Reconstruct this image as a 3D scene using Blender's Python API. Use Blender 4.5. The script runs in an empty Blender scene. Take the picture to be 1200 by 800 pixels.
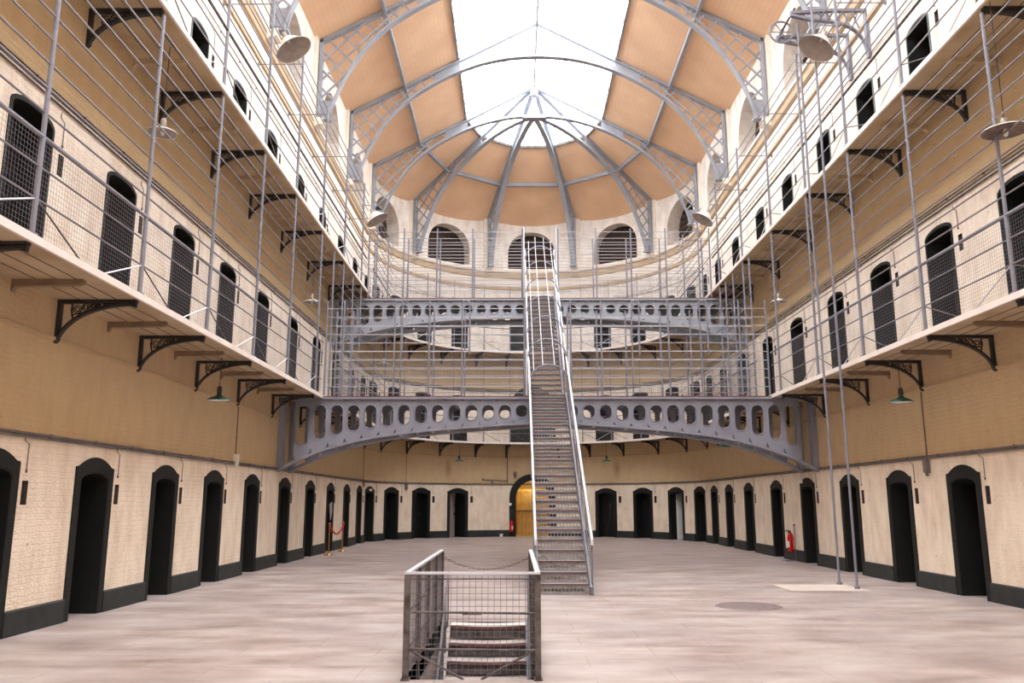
import bpy, math, random
from mathutils import Vector, Matrix
PI = math.pi
random.seed(7)
C = bpy.context.scene
col = C.collection

# ------------------------------------------------------------------ camera, sky, exposure
F = 968.0
cam_d = bpy.data.cameras.new('camera'); cam = bpy.data.objects.new('camera', cam_d); col.objects.link(cam)
cam_d.sensor_width = 36; cam_d.lens = 36 * F / 1200; cam_d.clip_end = 300
cam.location = (0, 0, 1.615)
PITCH = math.atan(188 / F); YAW = math.atan(4 * math.cos(PITCH) / F)
cam.rotation_euler = (PI / 2 + PITCH, 0, YAW)
C.camera = cam
w = bpy.data.worlds.new('overcast_sky'); C.world = w; w.use_nodes = True
bg = w.node_tree.nodes['Background']; bg.inputs[0].default_value = (0.965, 0.975, 1.0, 1); bg.inputs[1].default_value = 11.0
C.view_settings.view_transform = 'Standard'; C.view_settings.look = 'None'
C.view_settings.gamma = 1; C.view_settings.use_curve_mapping = False
C.view_settings.exposure = 0.27
C.cycles.max_bounces = 10; C.cycles.diffuse_bounces = 7; C.cycles.transparent_max_bounces = 16
C.cycles.use_denoising = True
C.cycles.sample_clamp_indirect = 20
# a portal across the skylight opening only guides the sampling of the sky
def portal(name, loc, sx, sy):
    d = bpy.data.lights.new(name, 'AREA'); d.shape = 'RECTANGLE'; d.size = sx; d.size_y = sy
    d.cycles.is_portal = True
    o = bpy.data.objects.new(name, d); o.location = loc; col.objects.link(o)
portal('skylight_portal', (.83, 12.4, 19.7), 6.6, 49.4)

# ------------------------------------------------------------------ materials
def lin(c):
    return tuple((x / 12.92 if x <= .04045 else ((x + .055) / 1.055) ** 2.4) for x in c)
def mat(name, c, rough=.6, metal=0., noise=0., nscale=6., bump=0., bscale=40., c2=None, spec=.4):
    m = bpy.data.materials.new(name); m.use_nodes = True; nt = m.node_tree; b = nt.nodes['Principled BSDF']
    b.inputs['Roughness'].default_value = rough; b.inputs['Metallic'].default_value = metal
    b.inputs['Specular IOR Level'].default_value = spec
    a = lin(c)
    if noise:
        tc = nt.nodes.new('ShaderNodeTexCoord'); n = nt.nodes.new('ShaderNodeTexNoise'); n.inputs['Scale'].default_value = nscale
        n.inputs['Detail'].default_value = 6
        nt.links.new(tc.outputs['Object'], n.inputs['Vector'])
        r = nt.nodes.new('ShaderNodeValToRGB'); r.color_ramp.elements[0].position = .35; r.color_ramp.elements[1].position = .65
        d = lin(c2) if c2 else tuple(x * (1 - noise) for x in a)
        r.color_ramp.elements[0].color = (*d, 1); r.color_ramp.elements[1].color = (*a, 1)
        nt.links.new(n.outputs[0], r.inputs[0]); nt.links.new(r.outputs[0], b.inputs['Base Color'])
        if bump:
            n2 = nt.nodes.new('ShaderNodeTexNoise'); n2.inputs['Scale'].default_value = bscale
            nt.links.new(tc.outputs['Object'], n2.inputs['Vector'])
            bp = nt.nodes.new('ShaderNodeBump'); bp.inputs['Strength'].default_value = bump; bp.inputs['Distance'].default_value = .01
            nt.links.new(n2.outputs[0], bp.inputs['Height']); nt.links.new(bp.outputs[0], b.inputs['Normal'])
    else:
        b.inputs['Base Color'].default_value = (*a, 1)
    return m
M = {}
M['steel'] = mat('painted_steel', (.50, .505, .55), .45, 0, .15, 3)
M['girder'] = mat('girder_paint', (.54, .55, .60), .45, 0, .18, 2)
M['truss'] = mat('truss_paint', (.60, .62, .66), .5, 0, .15, 2)
M['wire'] = mat('galvanised_wire', (.47, .46, .49), .45, .2)
M['pale'] = mat('pale_painted_tube', (.80, .81, .84), .35, 0, .08, 5)
M['iron'] = mat('dark_cast_iron', (.20, .19, .19), .6, 0, .3, 8, .2)
M['old_iron'] = mat('worn_iron', (.40, .38, .38), .6, .1, .35, 9, .2, c2=(.25, .22, .21))
M['black'] = mat('black_green_paint', (.05, .065, .06), .65, 0, .35, 5)
M['teal'] = mat('grey_green_paint', (.40, .45, .46), .6, 0, .3, 5)
M['railgrey'] = mat('light_grey_rail', (.68, .69, .72), .45, 0, .1, 4)
M['leaf'] = mat('dark_door_paint', (.05, .058, .058), .5, 0, .4, 4)
M['void'] = mat('cell_darkness', (.10, .10, .10), .9)  # near-black: the shade inside the cells is put into this colour
M['joist'] = mat('joist_paint', (.56, .48, .40), .7, 0, .3, 5)
M['plinth'] = mat('plinth_paint', (.17, .19, .19), .6, 0, .25, 4, .2, c2=(.13, .14, .145))
M['slab'] = mat('gallery_slab', (.76, .69, .58), .7, 0, .2, 1.5, .15, 20, c2=(.66, .575, .46))
M['edge'] = mat('slab_edge_paint', (.90, .86, .83), .6, 0, .1, 3)
M['cream'] = mat('cream_plaster', (.93, .89, .84), .7, 0, .06, 2)
M['tan'] = mat('tan_moulding', (.76, .66, .53), .7, 0, .1, 2)
M['rust'] = mat('red_oxide_paint', (.45, .30, .29), .55, 0, .3, 8)
M['tread'] = mat('worn_tread', (.68, .65, .65), .45, .1, .3, 10, c2=(.54, .50, .50))
M['riser'] = mat('riser_iron', (.60, .595, .60), .55, 0, .3, 12)
M['white'] = mat('white_enamel', (.88, .88, .86), .35, 0, .06, 8)
M['inner'] = mat('shade_inside', (.66, .62, .60), .5, 0, .2, 8)
M['worn'] = mat('stained_enamel', (.52, .44, .41), .5, 0, .4, 9)
M['green'] = mat('green_enamel', (.13, .30, .27), .3)
M['conduit'] = mat('grey_conduit', (.47, .44, .43), .6, 0, .3, 4)
M['niche'] = mat('brown_niche', (.33, .28, .26), .8, 0, .3, 9)
M['red'] = mat('red_lacquer', (.80, .07, .10), .25)
M['rope'] = mat('red_rope', (.75, .12, .15), .8)
M['brass'] = mat('brass', (.68, .50, .28), .35, .8)
M['rubber'] = mat('black_rubber', (.08, .08, .08), .5)
M['louvre'] = mat('brown_louvre', (.27, .20, .17), .8, 0, .25, 5)
M['wood'] = mat('varnished_pine', (.76, .62, .36), .45, 0, .25, 5)
M['yellow'] = mat('yellow_corridor', (.93, .80, .40), .7, 0, .1, 3)
M['stone'] = mat('well_stone', (.72, .68, .66), .75, 0, .25, 3, .2)
M['cover'] = mat('manhole_iron', (.50, .44, .44), .6, 0, .25, 12, .4, 60)
M['patch'] = mat('new_floor_slab', (.80, .75, .71), .6, 0, .1, 3)
M['cloth'] = mat('grey_cloth', (.62, .60, .63), .9)

def glass():
    m = bpy.data.materials.new('skylight_glass'); m.use_nodes = True; nt = m.node_tree
    for n in list(nt.nodes):
        if n.type != 'OUTPUT_MATERIAL': nt.nodes.remove(n)
    o = [n for n in nt.nodes if n.type == 'OUTPUT_MATERIAL'][0]
    t = nt.nodes.new('ShaderNodeBsdfTransparent'); t.inputs[0].default_value = (.96, .96, .96, 1)
    g = nt.nodes.new('ShaderNodeBsdfGlossy'); g.inputs['Roughness'].default_value = .1
    mx = nt.nodes.new('ShaderNodeMixShader'); mx.inputs[0].default_value = .06
    nt.links.new(t.outputs[0], mx.inputs[1]); nt.links.new(g.outputs[0], mx.inputs[2]); nt.links.new(mx.outputs[0], o.inputs[0])
    return m
M['glass'] = glass()

def nodes_of(name):
    m = bpy.data.materials.new(name); m.use_nodes = True; nt = m.node_tree
    return m, nt, nt.nodes['Principled BSDF'], (lambda k: nt.nodes.new('ShaderNode' + k)), nt.links.new
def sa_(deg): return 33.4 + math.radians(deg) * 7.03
def wall_mat():
    # painted brick: UV is metres along the wall and metres above the floor; the paint bands follow the pipe lines
    m, nt, b, N, L = nodes_of('painted_brick')
    uv = N('UVMap'); sep = N('SeparateXYZ'); L(uv.outputs[0], sep.inputs[0])
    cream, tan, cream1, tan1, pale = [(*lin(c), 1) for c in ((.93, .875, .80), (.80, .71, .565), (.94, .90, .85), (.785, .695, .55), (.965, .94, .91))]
    nz = N('TexNoise'); nz.inputs['Scale'].default_value = 1.6; nz.inputs['Detail'].default_value = 5; L(uv.outputs[0], nz.inputs['Vector'])
    wob = N('Math'); wob.operation = 'MULTIPLY_ADD'; wob.inputs[1].default_value = .05; L(nz.outputs[0], wob.inputs[0]); L(sep.outputs[1], wob.inputs[2])
    cur = cream
    prev = None
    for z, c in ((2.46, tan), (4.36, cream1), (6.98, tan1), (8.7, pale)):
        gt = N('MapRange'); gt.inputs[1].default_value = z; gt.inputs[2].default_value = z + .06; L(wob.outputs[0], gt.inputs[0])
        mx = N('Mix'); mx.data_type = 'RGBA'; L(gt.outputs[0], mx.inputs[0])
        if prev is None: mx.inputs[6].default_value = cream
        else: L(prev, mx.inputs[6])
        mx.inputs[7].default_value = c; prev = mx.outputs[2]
    st = N('TexNoise'); st.inputs['Scale'].default_value = 2.2; st.inputs['Detail'].default_value = 8; st.inputs['Roughness'].default_value = .65
    mp = N('Mapping'); mp.inputs['Scale'].default_value = (1.4, .5, 1); L(uv.outputs[0], mp.inputs[0]); L(mp.outputs[0], st.inputs['Vector'])
    rr = N('MapRange'); rr.inputs[1].default_value = .42; rr.inputs[2].default_value = .68; rr.inputs[3].default_value = 0; rr.inputs[4].default_value = .45
    L(st.outputs[0], rr.inputs[0])
    m2 = N('Mix'); m2.data_type = 'RGBA'; L(rr.outputs[0], m2.inputs[0]); L(prev, m2.inputs[6]); m2.inputs[7].default_value = (*lin((.72, .61, .49)), 1)
    # small dark scuffs
    sp = N('TexNoise'); sp.inputs['Scale'].default_value = 7; sp.inputs['Detail'].default_value = 3; L(uv.outputs[0], sp.inputs['Vector'])
    r2 = N('MapRange'); r2.inputs[1].default_value = .70; r2.inputs[2].default_value = .76; r2.inputs[4].default_value = .5; L(sp.outputs[0], r2.inputs[0])
    m3 = N('Mix'); m3.data_type = 'RGBA'; L(r2.outputs[0], m3.inputs[0]); L(m2.outputs[2], m3.inputs[6]); m3.inputs[7].default_value = (*lin((.50, .40, .33)), 1)
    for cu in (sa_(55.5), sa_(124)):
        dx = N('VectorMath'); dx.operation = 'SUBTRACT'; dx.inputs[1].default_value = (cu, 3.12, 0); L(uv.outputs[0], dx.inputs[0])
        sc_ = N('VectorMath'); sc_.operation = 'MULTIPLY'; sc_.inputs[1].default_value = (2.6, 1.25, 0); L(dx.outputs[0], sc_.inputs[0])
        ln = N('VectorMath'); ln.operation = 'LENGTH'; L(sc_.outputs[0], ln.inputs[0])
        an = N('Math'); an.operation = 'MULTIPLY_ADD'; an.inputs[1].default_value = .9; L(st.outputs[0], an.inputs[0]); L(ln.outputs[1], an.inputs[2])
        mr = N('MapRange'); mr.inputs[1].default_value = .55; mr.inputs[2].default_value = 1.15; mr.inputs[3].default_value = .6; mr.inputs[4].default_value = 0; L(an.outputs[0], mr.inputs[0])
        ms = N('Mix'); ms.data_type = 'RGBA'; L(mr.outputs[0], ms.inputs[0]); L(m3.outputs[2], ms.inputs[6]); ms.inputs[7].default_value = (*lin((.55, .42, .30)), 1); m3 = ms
    br = N('TexBrick'); br.inputs['Scale'].default_value = 1; br.inputs['Brick Width'].default_value = .24; br.inputs['Row Height'].default_value = .078
    br.inputs['Mortar Size'].default_value = .006; br.inputs['Mortar Smooth'].default_value = 1.0; br.inputs['Color1'].default_value = (1, 1, 1, 1); br.inputs['Color2'].default_value = (.75, .75, .75, 1); br.inputs['Mortar'].default_value = (0, 0, 0, 1)
    dn = N('TexNoise'); dn.inputs['Scale'].default_value = 9; L(uv.outputs[0], dn.inputs['Vector']); dv = N('VectorMath'); dv.operation = 'SCALE'; dv.inputs[3].default_value = .035; L(dn.outputs[1], dv.inputs[0])
    da = N('VectorMath'); da.operation = 'ADD'; L(uv.outputs[0], da.inputs[0]); L(dv.outputs[0], da.inputs[1]); L(da.outputs[0], br.inputs['Vector'])
    m4 = N('Mix'); m4.data_type = 'RGBA'; m4.blend_type = 'MULTIPLY'; m4.inputs[0].default_value = .04; L(m3.outputs[2], m4.inputs[6]); L(br.outputs[0], m4.inputs[7])
    L(m4.outputs[2], b.inputs['Base Color'])
    fn = N('TexNoise'); fn.inputs['Scale'].default_value = 25; L(uv.outputs[0], fn.inputs['Vector'])
    ad = N('Math'); ad.operation = 'MULTIPLY_ADD'; ad.inputs[1].default_value = 2.2; L(fn.outputs[0], ad.inputs[0]); L(br.outputs[0], ad.inputs[2])
    bp = N('Bump'); bp.inputs['Strength'].default_value = .6; bp.inputs['Distance'].default_value = .012; L(ad.outputs[0], bp.inputs['Height']); L(bp.outputs[0], b.inputs['Normal'])
    b.inputs['Roughness'].default_value = .75; b.inputs['Specular IOR Level'].default_value = .25
    return m
M['wall'] = wall_mat()
def floor_mat():
    m, nt, b, N, L = nodes_of('worn_flagstones')
    tc = N('TexCoord')
    mp = N('Mapping'); mp.inputs['Scale'].default_value = (.55, 1.25, 1); L(tc.outputs['Object'], mp.inputs[0])
    n1 = N('TexNoise'); n1.inputs['Scale'].default_value = 1.3; n1.inputs['Detail'].default_value = 9; n1.inputs['Roughness'].default_value = .62; L(mp.outputs[0], n1.inputs['Vector'])
    r = N('ValToRGB'); e = r.color_ramp.elements
    e[0].position = .28; e[0].color = (*lin((.49, .425, .40)), 1); e[1].position = .72; e[1].color = (*lin((.745, .705, .69)), 1)
    k = r.color_ramp.elements.new(.48); k.color = (*lin((.635, .575, .55)), 1)
    L(n1.outputs[0], r.inputs[0])
    n2 = N('TexNoise'); n2.inputs['Scale'].default_value = .5; n2.inputs['Detail'].default_value = 4; L(tc.outputs['Object'], n2.inputs['Vector'])
    r2 = N('MapRange'); r2.inputs[1].default_value = .45; r2.inputs[2].default_value = .7; r2.inputs[4].default_value = .5; L(n2.outputs[0], r2.inputs[0])
    mx = N('Mix'); mx.data_type = 'RGBA'; L(r2.outputs[0], mx.inputs[0]); L(r.outputs[0], mx.inputs[6]); mx.inputs[7].default_value = (*lin((.60, .56, .56)), 1)
    br = N('TexBrick'); br.inputs['Scale'].default_value = 1; br.inputs['Brick Width'].default_value = 1.5; br.inputs['Row Height'].default_value = .62
    br.inputs['Mortar Size'].default_value = .008; br.inputs['Color1'].default_value = (1, 1, 1, 1); br.inputs['Color2'].default_value = (.82, .82, .84, 1); br.inputs['Mortar'].default_value = (.45, .42, .4, 1)
    L(tc.outputs['Object'], br.inputs['Vector'])
    m4 = N('Mix'); m4.data_type = 'RGBA'; m4.blend_type = 'MULTIPLY'; m4.inputs[0].default_value = .35; L(mx.outputs[2], m4.inputs[6]); L(br.outputs[0], m4.inputs[7])
    L(m4.outputs[2], b.inputs['Base Color'])
    rg = N('MapRange'); rg.inputs[3].default_value = .38; rg.inputs[4].default_value = .62; L(n1.outputs[0], rg.inputs[0]); L(rg.outputs[0], b.inputs['Roughness'])
    bp = N('Bump'); bp.inputs['Strength'].default_value = .25; bp.inputs['Distance'].default_value = .01; L(n1.outputs[0], bp.inputs['Height']); L(bp.outputs[0], b.inputs['Normal'])
    b.inputs['Specular IOR Level'].default_value = .45
    return m
M['floor'] = floor_mat()
def ceil_mat():
    m, nt, b, N, L = nodes_of('tan_ceiling_boards')
    uv = N('UVMap'); n = N('TexNoise'); n.inputs['Scale'].default_value = .8; n.inputs['Detail'].default_value = 6; L(uv.outputs[0], n.inputs['Vector'])
    r = N('ValToRGB'); r.color_ramp.elements[0].position = .3; r.color_ramp.elements[1].position = .7
    r.color_ramp.elements[0].color = (*lin((.90, .745, .61)), 1); r.color_ramp.elements[1].color = (*lin((.95, .81, .67)), 1)
    L(n.outputs[0], r.inputs[0])
    wv = N('TexWave'); wv.inputs['Scale'].default_value = 2.2; wv.wave_profile = 'SAW'; L(uv.outputs[0], wv.inputs['Vector'])
    mr = N('MapRange'); mr.inputs[1].default_value = .0; mr.inputs[2].default_value = .18; mr.inputs[3].default_value = .84; mr.inputs[4].default_value = 1; L(wv.outputs[1], mr.inputs[0])
    mx = N('Mix'); mx.data_type = 'RGBA'; mx.blend_type = 'MULTIPLY'; mx.inputs[0].default_value = .6; L(r.outputs[0], mx.inputs[6]); L(mr.outputs[0], mx.inputs[7])
    L(mx.outputs[2], b.inputs['Base Color']); b.inputs['Roughness'].default_value = .6; b.inputs['Specular IOR Level'].default_value = .3
    return m
M['ceil'] = ceil_mat()

# ------------------------------------------------------------------ mesh helpers
class MB:
    def __init__(s): s.v = []; s.f = []; s.uv = []; s.mi = []
    def add(s, vs, fs, uv=None, mi=0):
        n = len(s.v); s.v += [tuple(p) for p in vs]
        for k, f in enumerate(fs):
            s.f.append(tuple(n + i for i in f)); s.uv.append(uv[k] if uv else None); s.mi.append(mi)
    def box(s, x0, x1, y0, y1, z0, z1, mi=0):
        s.add([(x0,y0,z0),(x1,y0,z0),(x1,y1,z0),(x0,y1,z0),(x0,y0,z1),(x1,y0,z1),(x1,y1,z1),(x0,y1,z1)],
              [(0,3,2,1),(4,5,6,7),(0,1,5,4),(1,2,6,5),(2,3,7,6),(3,0,4,7)], mi=mi)
    def tube(s, pts, r, n=6, closed=False, caps=True, mi=0):
        pts = [Vector(p) for p in pts]; N = len(pts); base = len(s.v); prev = None
        for i, p in enumerate(pts):
            a = pts[(i - 1) % N] if (i or closed) else p; b = pts[(i + 1) % N] if (i < N - 1 or closed) else p
            d = (b - a)
            d = d.normalized() if d.length > 1e-9 else Vector((0, 0, 1))
            if prev is None:
                u = d.cross(Vector((0, 0, 1)));
                if u.length < .05: u = d.cross(Vector((1, 0, 0)))
            else:
                u = prev - d * prev.dot(d)
            u.normalize(); prev = u; w_ = d.cross(u)
            rr = r[i] if isinstance(r, (list, tuple)) else r
            for k in range(n):
                an = 2 * PI * (k + .5) / n
                s.v.append(tuple(p + (u * math.cos(an) + w_ * math.sin(an)) * rr))
        def quad(i, j):
            for k in range(n):
                k2 = (k + 1) % n
                s.f.append((base + i * n + k, base + i * n + k2, base + j * n + k2, base + j * n + k)); s.uv.append(None); s.mi.append(mi)
        for i in range(N - 1): quad(i, i + 1)
        if closed: quad(N - 1, 0)
        elif caps:
            s.f.append(tuple(base + k for k in range(n))[::-1]); s.uv.append(None); s.mi.append(mi)
            s.f.append(tuple(base + (N - 1) * n + k for k in range(n))); s.uv.append(None); s.mi.append(mi)
    def bar(s, a, b, wd, th, up=(0, 0, 1), mi=0):        # flat bar: wd across, th along 'up'
        a = Vector(a); b = Vector(b); d = (b - a).normalized(); u = Vector(up); u = (u - d * u.dot(d))
        if u.length < 1e-4: u = Vector((1, 0, 0)) - d * d.x
        u.normalize(); q = d.cross(u)
        vs = []
        for p in (a, b):
            for e, g in ((-1, -1), (1, -1), (1, 1), (-1, 1)): vs.append(p + q * e * wd / 2 + u * g * th / 2)
        s.add(vs, [(3,2,1,0),(4,5,6,7),(0,1,5,4),(1,2,6,5),(2,3,7,6),(3,0,4,7)], mi=mi)
    def lathe(s, prof, c=(0, 0, 0), n=20, mtx=None, mi=0):
        vs = []; fs = []
        for r_, z_ in prof:
            for k in range(n):
                p = Vector((r_ * math.cos(2 * PI * k / n), r_ * math.sin(2 * PI * k / n), z_))
                if mtx: p = mtx @ p
                vs.append(p + Vector(c))
        for i in range(len(prof) - 1):
            for k in range(n):
                k2 = (k + 1) % n; fs.append((i * n + k, i * n + k2, (i + 1) * n + k2, (i + 1) * n + k))
        s.add(vs, fs, mi=mi)
    def prism(s, poly, y0, y1, fn=None, mi=0):       # 2D (x,z) polygon extruded along y
        fn = fn or (lambda x, y, z: (x, y, z)); n = len(poly)
        s.add([fn(x, y0, z) for x, z in poly] + [fn(x, y1, z) for x, z in poly],
              [tuple(range(n)), tuple(range(2 * n - 1, n - 1, -1))] + [(i, n + i, n + (i + 1) % n, (i + 1) % n) for i in range(n)], mi=mi)
    def band(s, outer, inner, y0, y1, closed=False, fn=None):   # strip between two (x,z) polylines, extruded along y
        fn = fn or (lambda x, y, z: (x, y, z)); n = len(outer); b = len(s.v)
        for y in (y0, y1):
            s.v += [tuple(fn(x, y, z)) for x, z in outer] + [tuple(fn(x, y, z)) for x, z in inner]
        rng = n if closed else n - 1
        for i in range(rng):
            j = (i + 1) % n
            for q in ((i, j, n + j, n + i), (2*n + i, 3*n + i, 3*n + j, 2*n + j), (i, 2*n + i, 2*n + j, j), (n + i, n + j, 3*n + j, 3*n + i)):
                s.f.append(tuple(b + k for k in q)); s.uv.append(None); s.mi.append(0)
        if not closed:
            for i in (0, n - 1):
                s.f.append((b + i, b + n + i, b + 3*n + i, b + 2*n + i)); s.uv.append(None); s.mi.append(0)
    def build(s, name, m, parent=None, smooth=False, fix=False):
        me = bpy.data.meshes.new(name)
        off = Vector((0, 0, 0))
        me.from_pydata(s.v, [], s.f)
        for x in (m if isinstance(m, (list, tuple)) else [m]): me.materials.append(x)
        if any(u is not None for u in s.uv):
            l = me.uv_layers.new(name='UVMap')
            for p, u in zip(me.polygons, s.uv):
                if u is not None:
                    for k, li in enumerate(p.loop_indices): l.data[li].uv = u[k]
        for p, k in zip(me.polygons, s.mi): p.material_index = k
        if smooth:
            for p in me.polygons: p.use_smooth = True
        if fix:
            import bmesh
            bm = bmesh.new(); bm.from_mesh(me); bmesh.ops.recalc_face_normals(bm, faces=bm.faces); bm.to_mesh(me); bm.free()
        o = bpy.data.objects.new(name, me); col.objects.link(o)
        if parent:
            o.parent = parent
            if name not in LOCAL_SKIP and parent.get('_w'): o.location = tuple(-x for x in parent['_w'])
        return o
LOCAL_SKIP = ()
def tag(o, label=None, cat=None, group=None, kind=None):
    if label: o['label'] = label
    if cat: o['category'] = cat
    if group: o['group'] = group
    if kind: o['kind'] = kind
    return o
def thing(name, label, cat, loc=(0, 0, 0), rz=0., group=None, world=False):
    """Empty at the thing's base; world=True: children meshes are written in world coordinates"""
    o = bpy.data.objects.new(name, None); col.objects.link(o); o.location = loc; o.rotation_euler = (0, 0, rz); o.empty_display_size = .1
    if world: o['_w'] = [float(x) for x in loc]
    return tag(o, label, cat, group)
def struct(o, label=None): return tag(o, label, kind='structure')
KIDS = {}
def copy_thing(root, loc, rz, label, group=None):
    if root.name not in KIDS:
        KIDS[root.name] = [c for c in col.objects if c.parent is root]
        for c in KIDS[root.name]: KIDS[c.name] = [g for g in col.objects if g.parent is c]
    r = root.copy(); col.objects.link(r); r.location = loc; r.rotation_euler = (0, 0, rz); r['label'] = label
    if group: r['group'] = group
    for ch in KIDS[root.name]:
        c = ch.copy(); col.objects.link(c); c.parent = r
        for g in KIDS[ch.name]:
            d = g.copy(); col.objects.link(d); d.parent = c
    return r
ORD = ['', 'first', 'second', 'third', 'fourth', 'fifth', 'sixth', 'seventh', 'eighth', 'ninth', 'tenth', 'eleventh', 'twelfth', 'thirteenth', 'fourteenth', 'fifteenth']

# ------------------------------------------------------------------ the hall's plan: left wall, round end, right wall as one path
XL, XR, XC, YC, R = -6.2, 7.86, .83, 33.4, 7.03
SA = PI * R; S0 = -12.0; S1 = YC; S2 = YC + SA; S3 = S2 + YC + 12.0
def path(s, d=0.):           # point at path metre s, d metres inwards from the wall face; returns x, y, rotation
    if s <= S1: return XL + d, s, 0.
    if s <= S2:
        a = (s - S1) / R; return XC - (R - d) * math.cos(a), YC + (R - d) * math.sin(a), -a
    return XR - d, YC - (s - S2), -PI
def sa(deg): return S1 + math.radians(deg) * R          # path metre of an angle round the apse
def sr(y): return S2 + YC - y                            # path metre of a y on the right wall
def P3(s, d, z): x, y, _ = path(s, d); return (x, y, z)
def srange(a, b, step=.35):
    n = max(1, int(math.ceil((b - a) / step)));
    if b <= S1 or a >= S2: n = 1
    return [a + (b - a) * i / n for i in range(n + 1)]
def pathpts(a, b, d, z, step=.45):
    out = []; cuts = [a] + [c for c in (S1, S2) if a < c < b] + [b]
    for p, q in zip(cuts, cuts[1:]):
        r_ = srange(p, q, step); out += [P3(s, d, z) for s in (r_ if p == cuts[0] else r_[1:])]
    return out
def sweep(mb, a, b, prof, mi=0, step=.45):     # closed (d,z) profile swept along the path
    cuts = [a] + [c for c in (S1, S2) if a < c < b] + [b]; ss = []
    for p, q in zip(cuts, cuts[1:]):
        r_ = srange(p, q, step); ss += r_ if not ss else r_[1:]
    n = len(prof); vs = [P3(s, d, z) for s in ss for d, z in prof]; fs = []
    for i in range(len(ss) - 1):
        for k in range(n):
            k2 = (k + 1) % n; fs.append((i*n + k, (i+1)*n + k, (i+1)*n + k2, i*n + k2))
    fs += [tuple(range(n)), tuple(range((len(ss)-1)*n + n - 1, (len(ss)-1)*n - 1, -1))]
    mb.add(vs, fs, mi=mi)

Z1, Z2, EAVE = 4.38, 8.74, 15.8
DY = [7.35, 9.85, 12.3, 14.8, 17.2, 19.7, 22.5, 25.3, 28.1, 30.8, 33.3]
DY_R = [7.35, 9.85, 12.3, 14.72, 17.2, 19.75, 22.6, 25.3, 28.3, 30.9, 33.2]
DA = [11.5, 27.3, 43.2, 59.7, 119.2, 135.2, 151.7, 167.0]
BY = [6.0, 8.35, 10.9, 13.38, 15.85, 18.3, 20.95, 23.75, 26.55, 29.4, 32.1]
BA = [4., 19.4, 35.3, 51.5, 67., 79.5, 100.5, 113., 127.2, 143.4, 159.3, 176.]
RIBY = [13.8, 18.7, 23.55, 28.4, 33.3]

# openings: (s, half width, sill z, spring z, rise, depth, key)
OPEN = []; DHW = (.41, .46, .42)
def opening(s, hw, z0, zs, rise, depth, key): OPEN.append(dict(s=s, hw=hw, z0=z0, zs=zs, rise=rise, depth=depth, key=key))
door_list = []
for lv, (z, hi, n0) in enumerate(((0, 1.93, 0), (Z1, 2.12, 0), (Z2, 1.98, 2))):
    seq = [(y, 'left') for y in DY] + [(None, a) for a in DA] + [(y, 'right') for y in DY_R[::-1]]
    k = {'left': 0, 'right': 0}
    items = [(y, 'left', i) for i, y in enumerate(DY)] + [(sa(a), 'round', i) for i, a in enumerate(DA)] + [(sr(y), 'right', i) for i, y in enumerate(DY_R)]
    for s, side, i in items:
        opening(s, DHW[lv], z, z + hi, .12, .5, ('door', lv, side, i)); door_list.append((s, z, lv, side, i))
        opening(s + .72, .065, z + 1.58, z + 1.88, .0, .12, ('niche', lv, side, i))
for lv, z, zs in ((0, 0, 1.82), (1, Z1, 1.7), (2, Z2, 1.7)):
    opening(sa(90), .84, z, z + zs, .84, .7, ('arch', lv))
for i, a in enumerate((18, 54, 90, 126, 162)):
    opening(sa(a), 1.2, 13.2, 14.0, 1.15, .75, ('lunette', 'round', i))
for i, y in enumerate((11.4, 16.25, 21.1, 26.0, 30.85)):
    opening(y, 1.2, 13.2, 14.0, 1.15, .75, ('lunette', 'left', i)); opening(sr(y), 1.2, 13.2, 14.0, 1.15, .75, ('lunette', 'right', i))
def topz(o, s):
    t = max(-1, min(1, (s - o['s']) / o['hw'])); t = math.copysign(1, t) if abs(t) > .995 else t; return o['zs'] + o['rise'] * math.sqrt(max(0, 1 - t * t))
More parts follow.
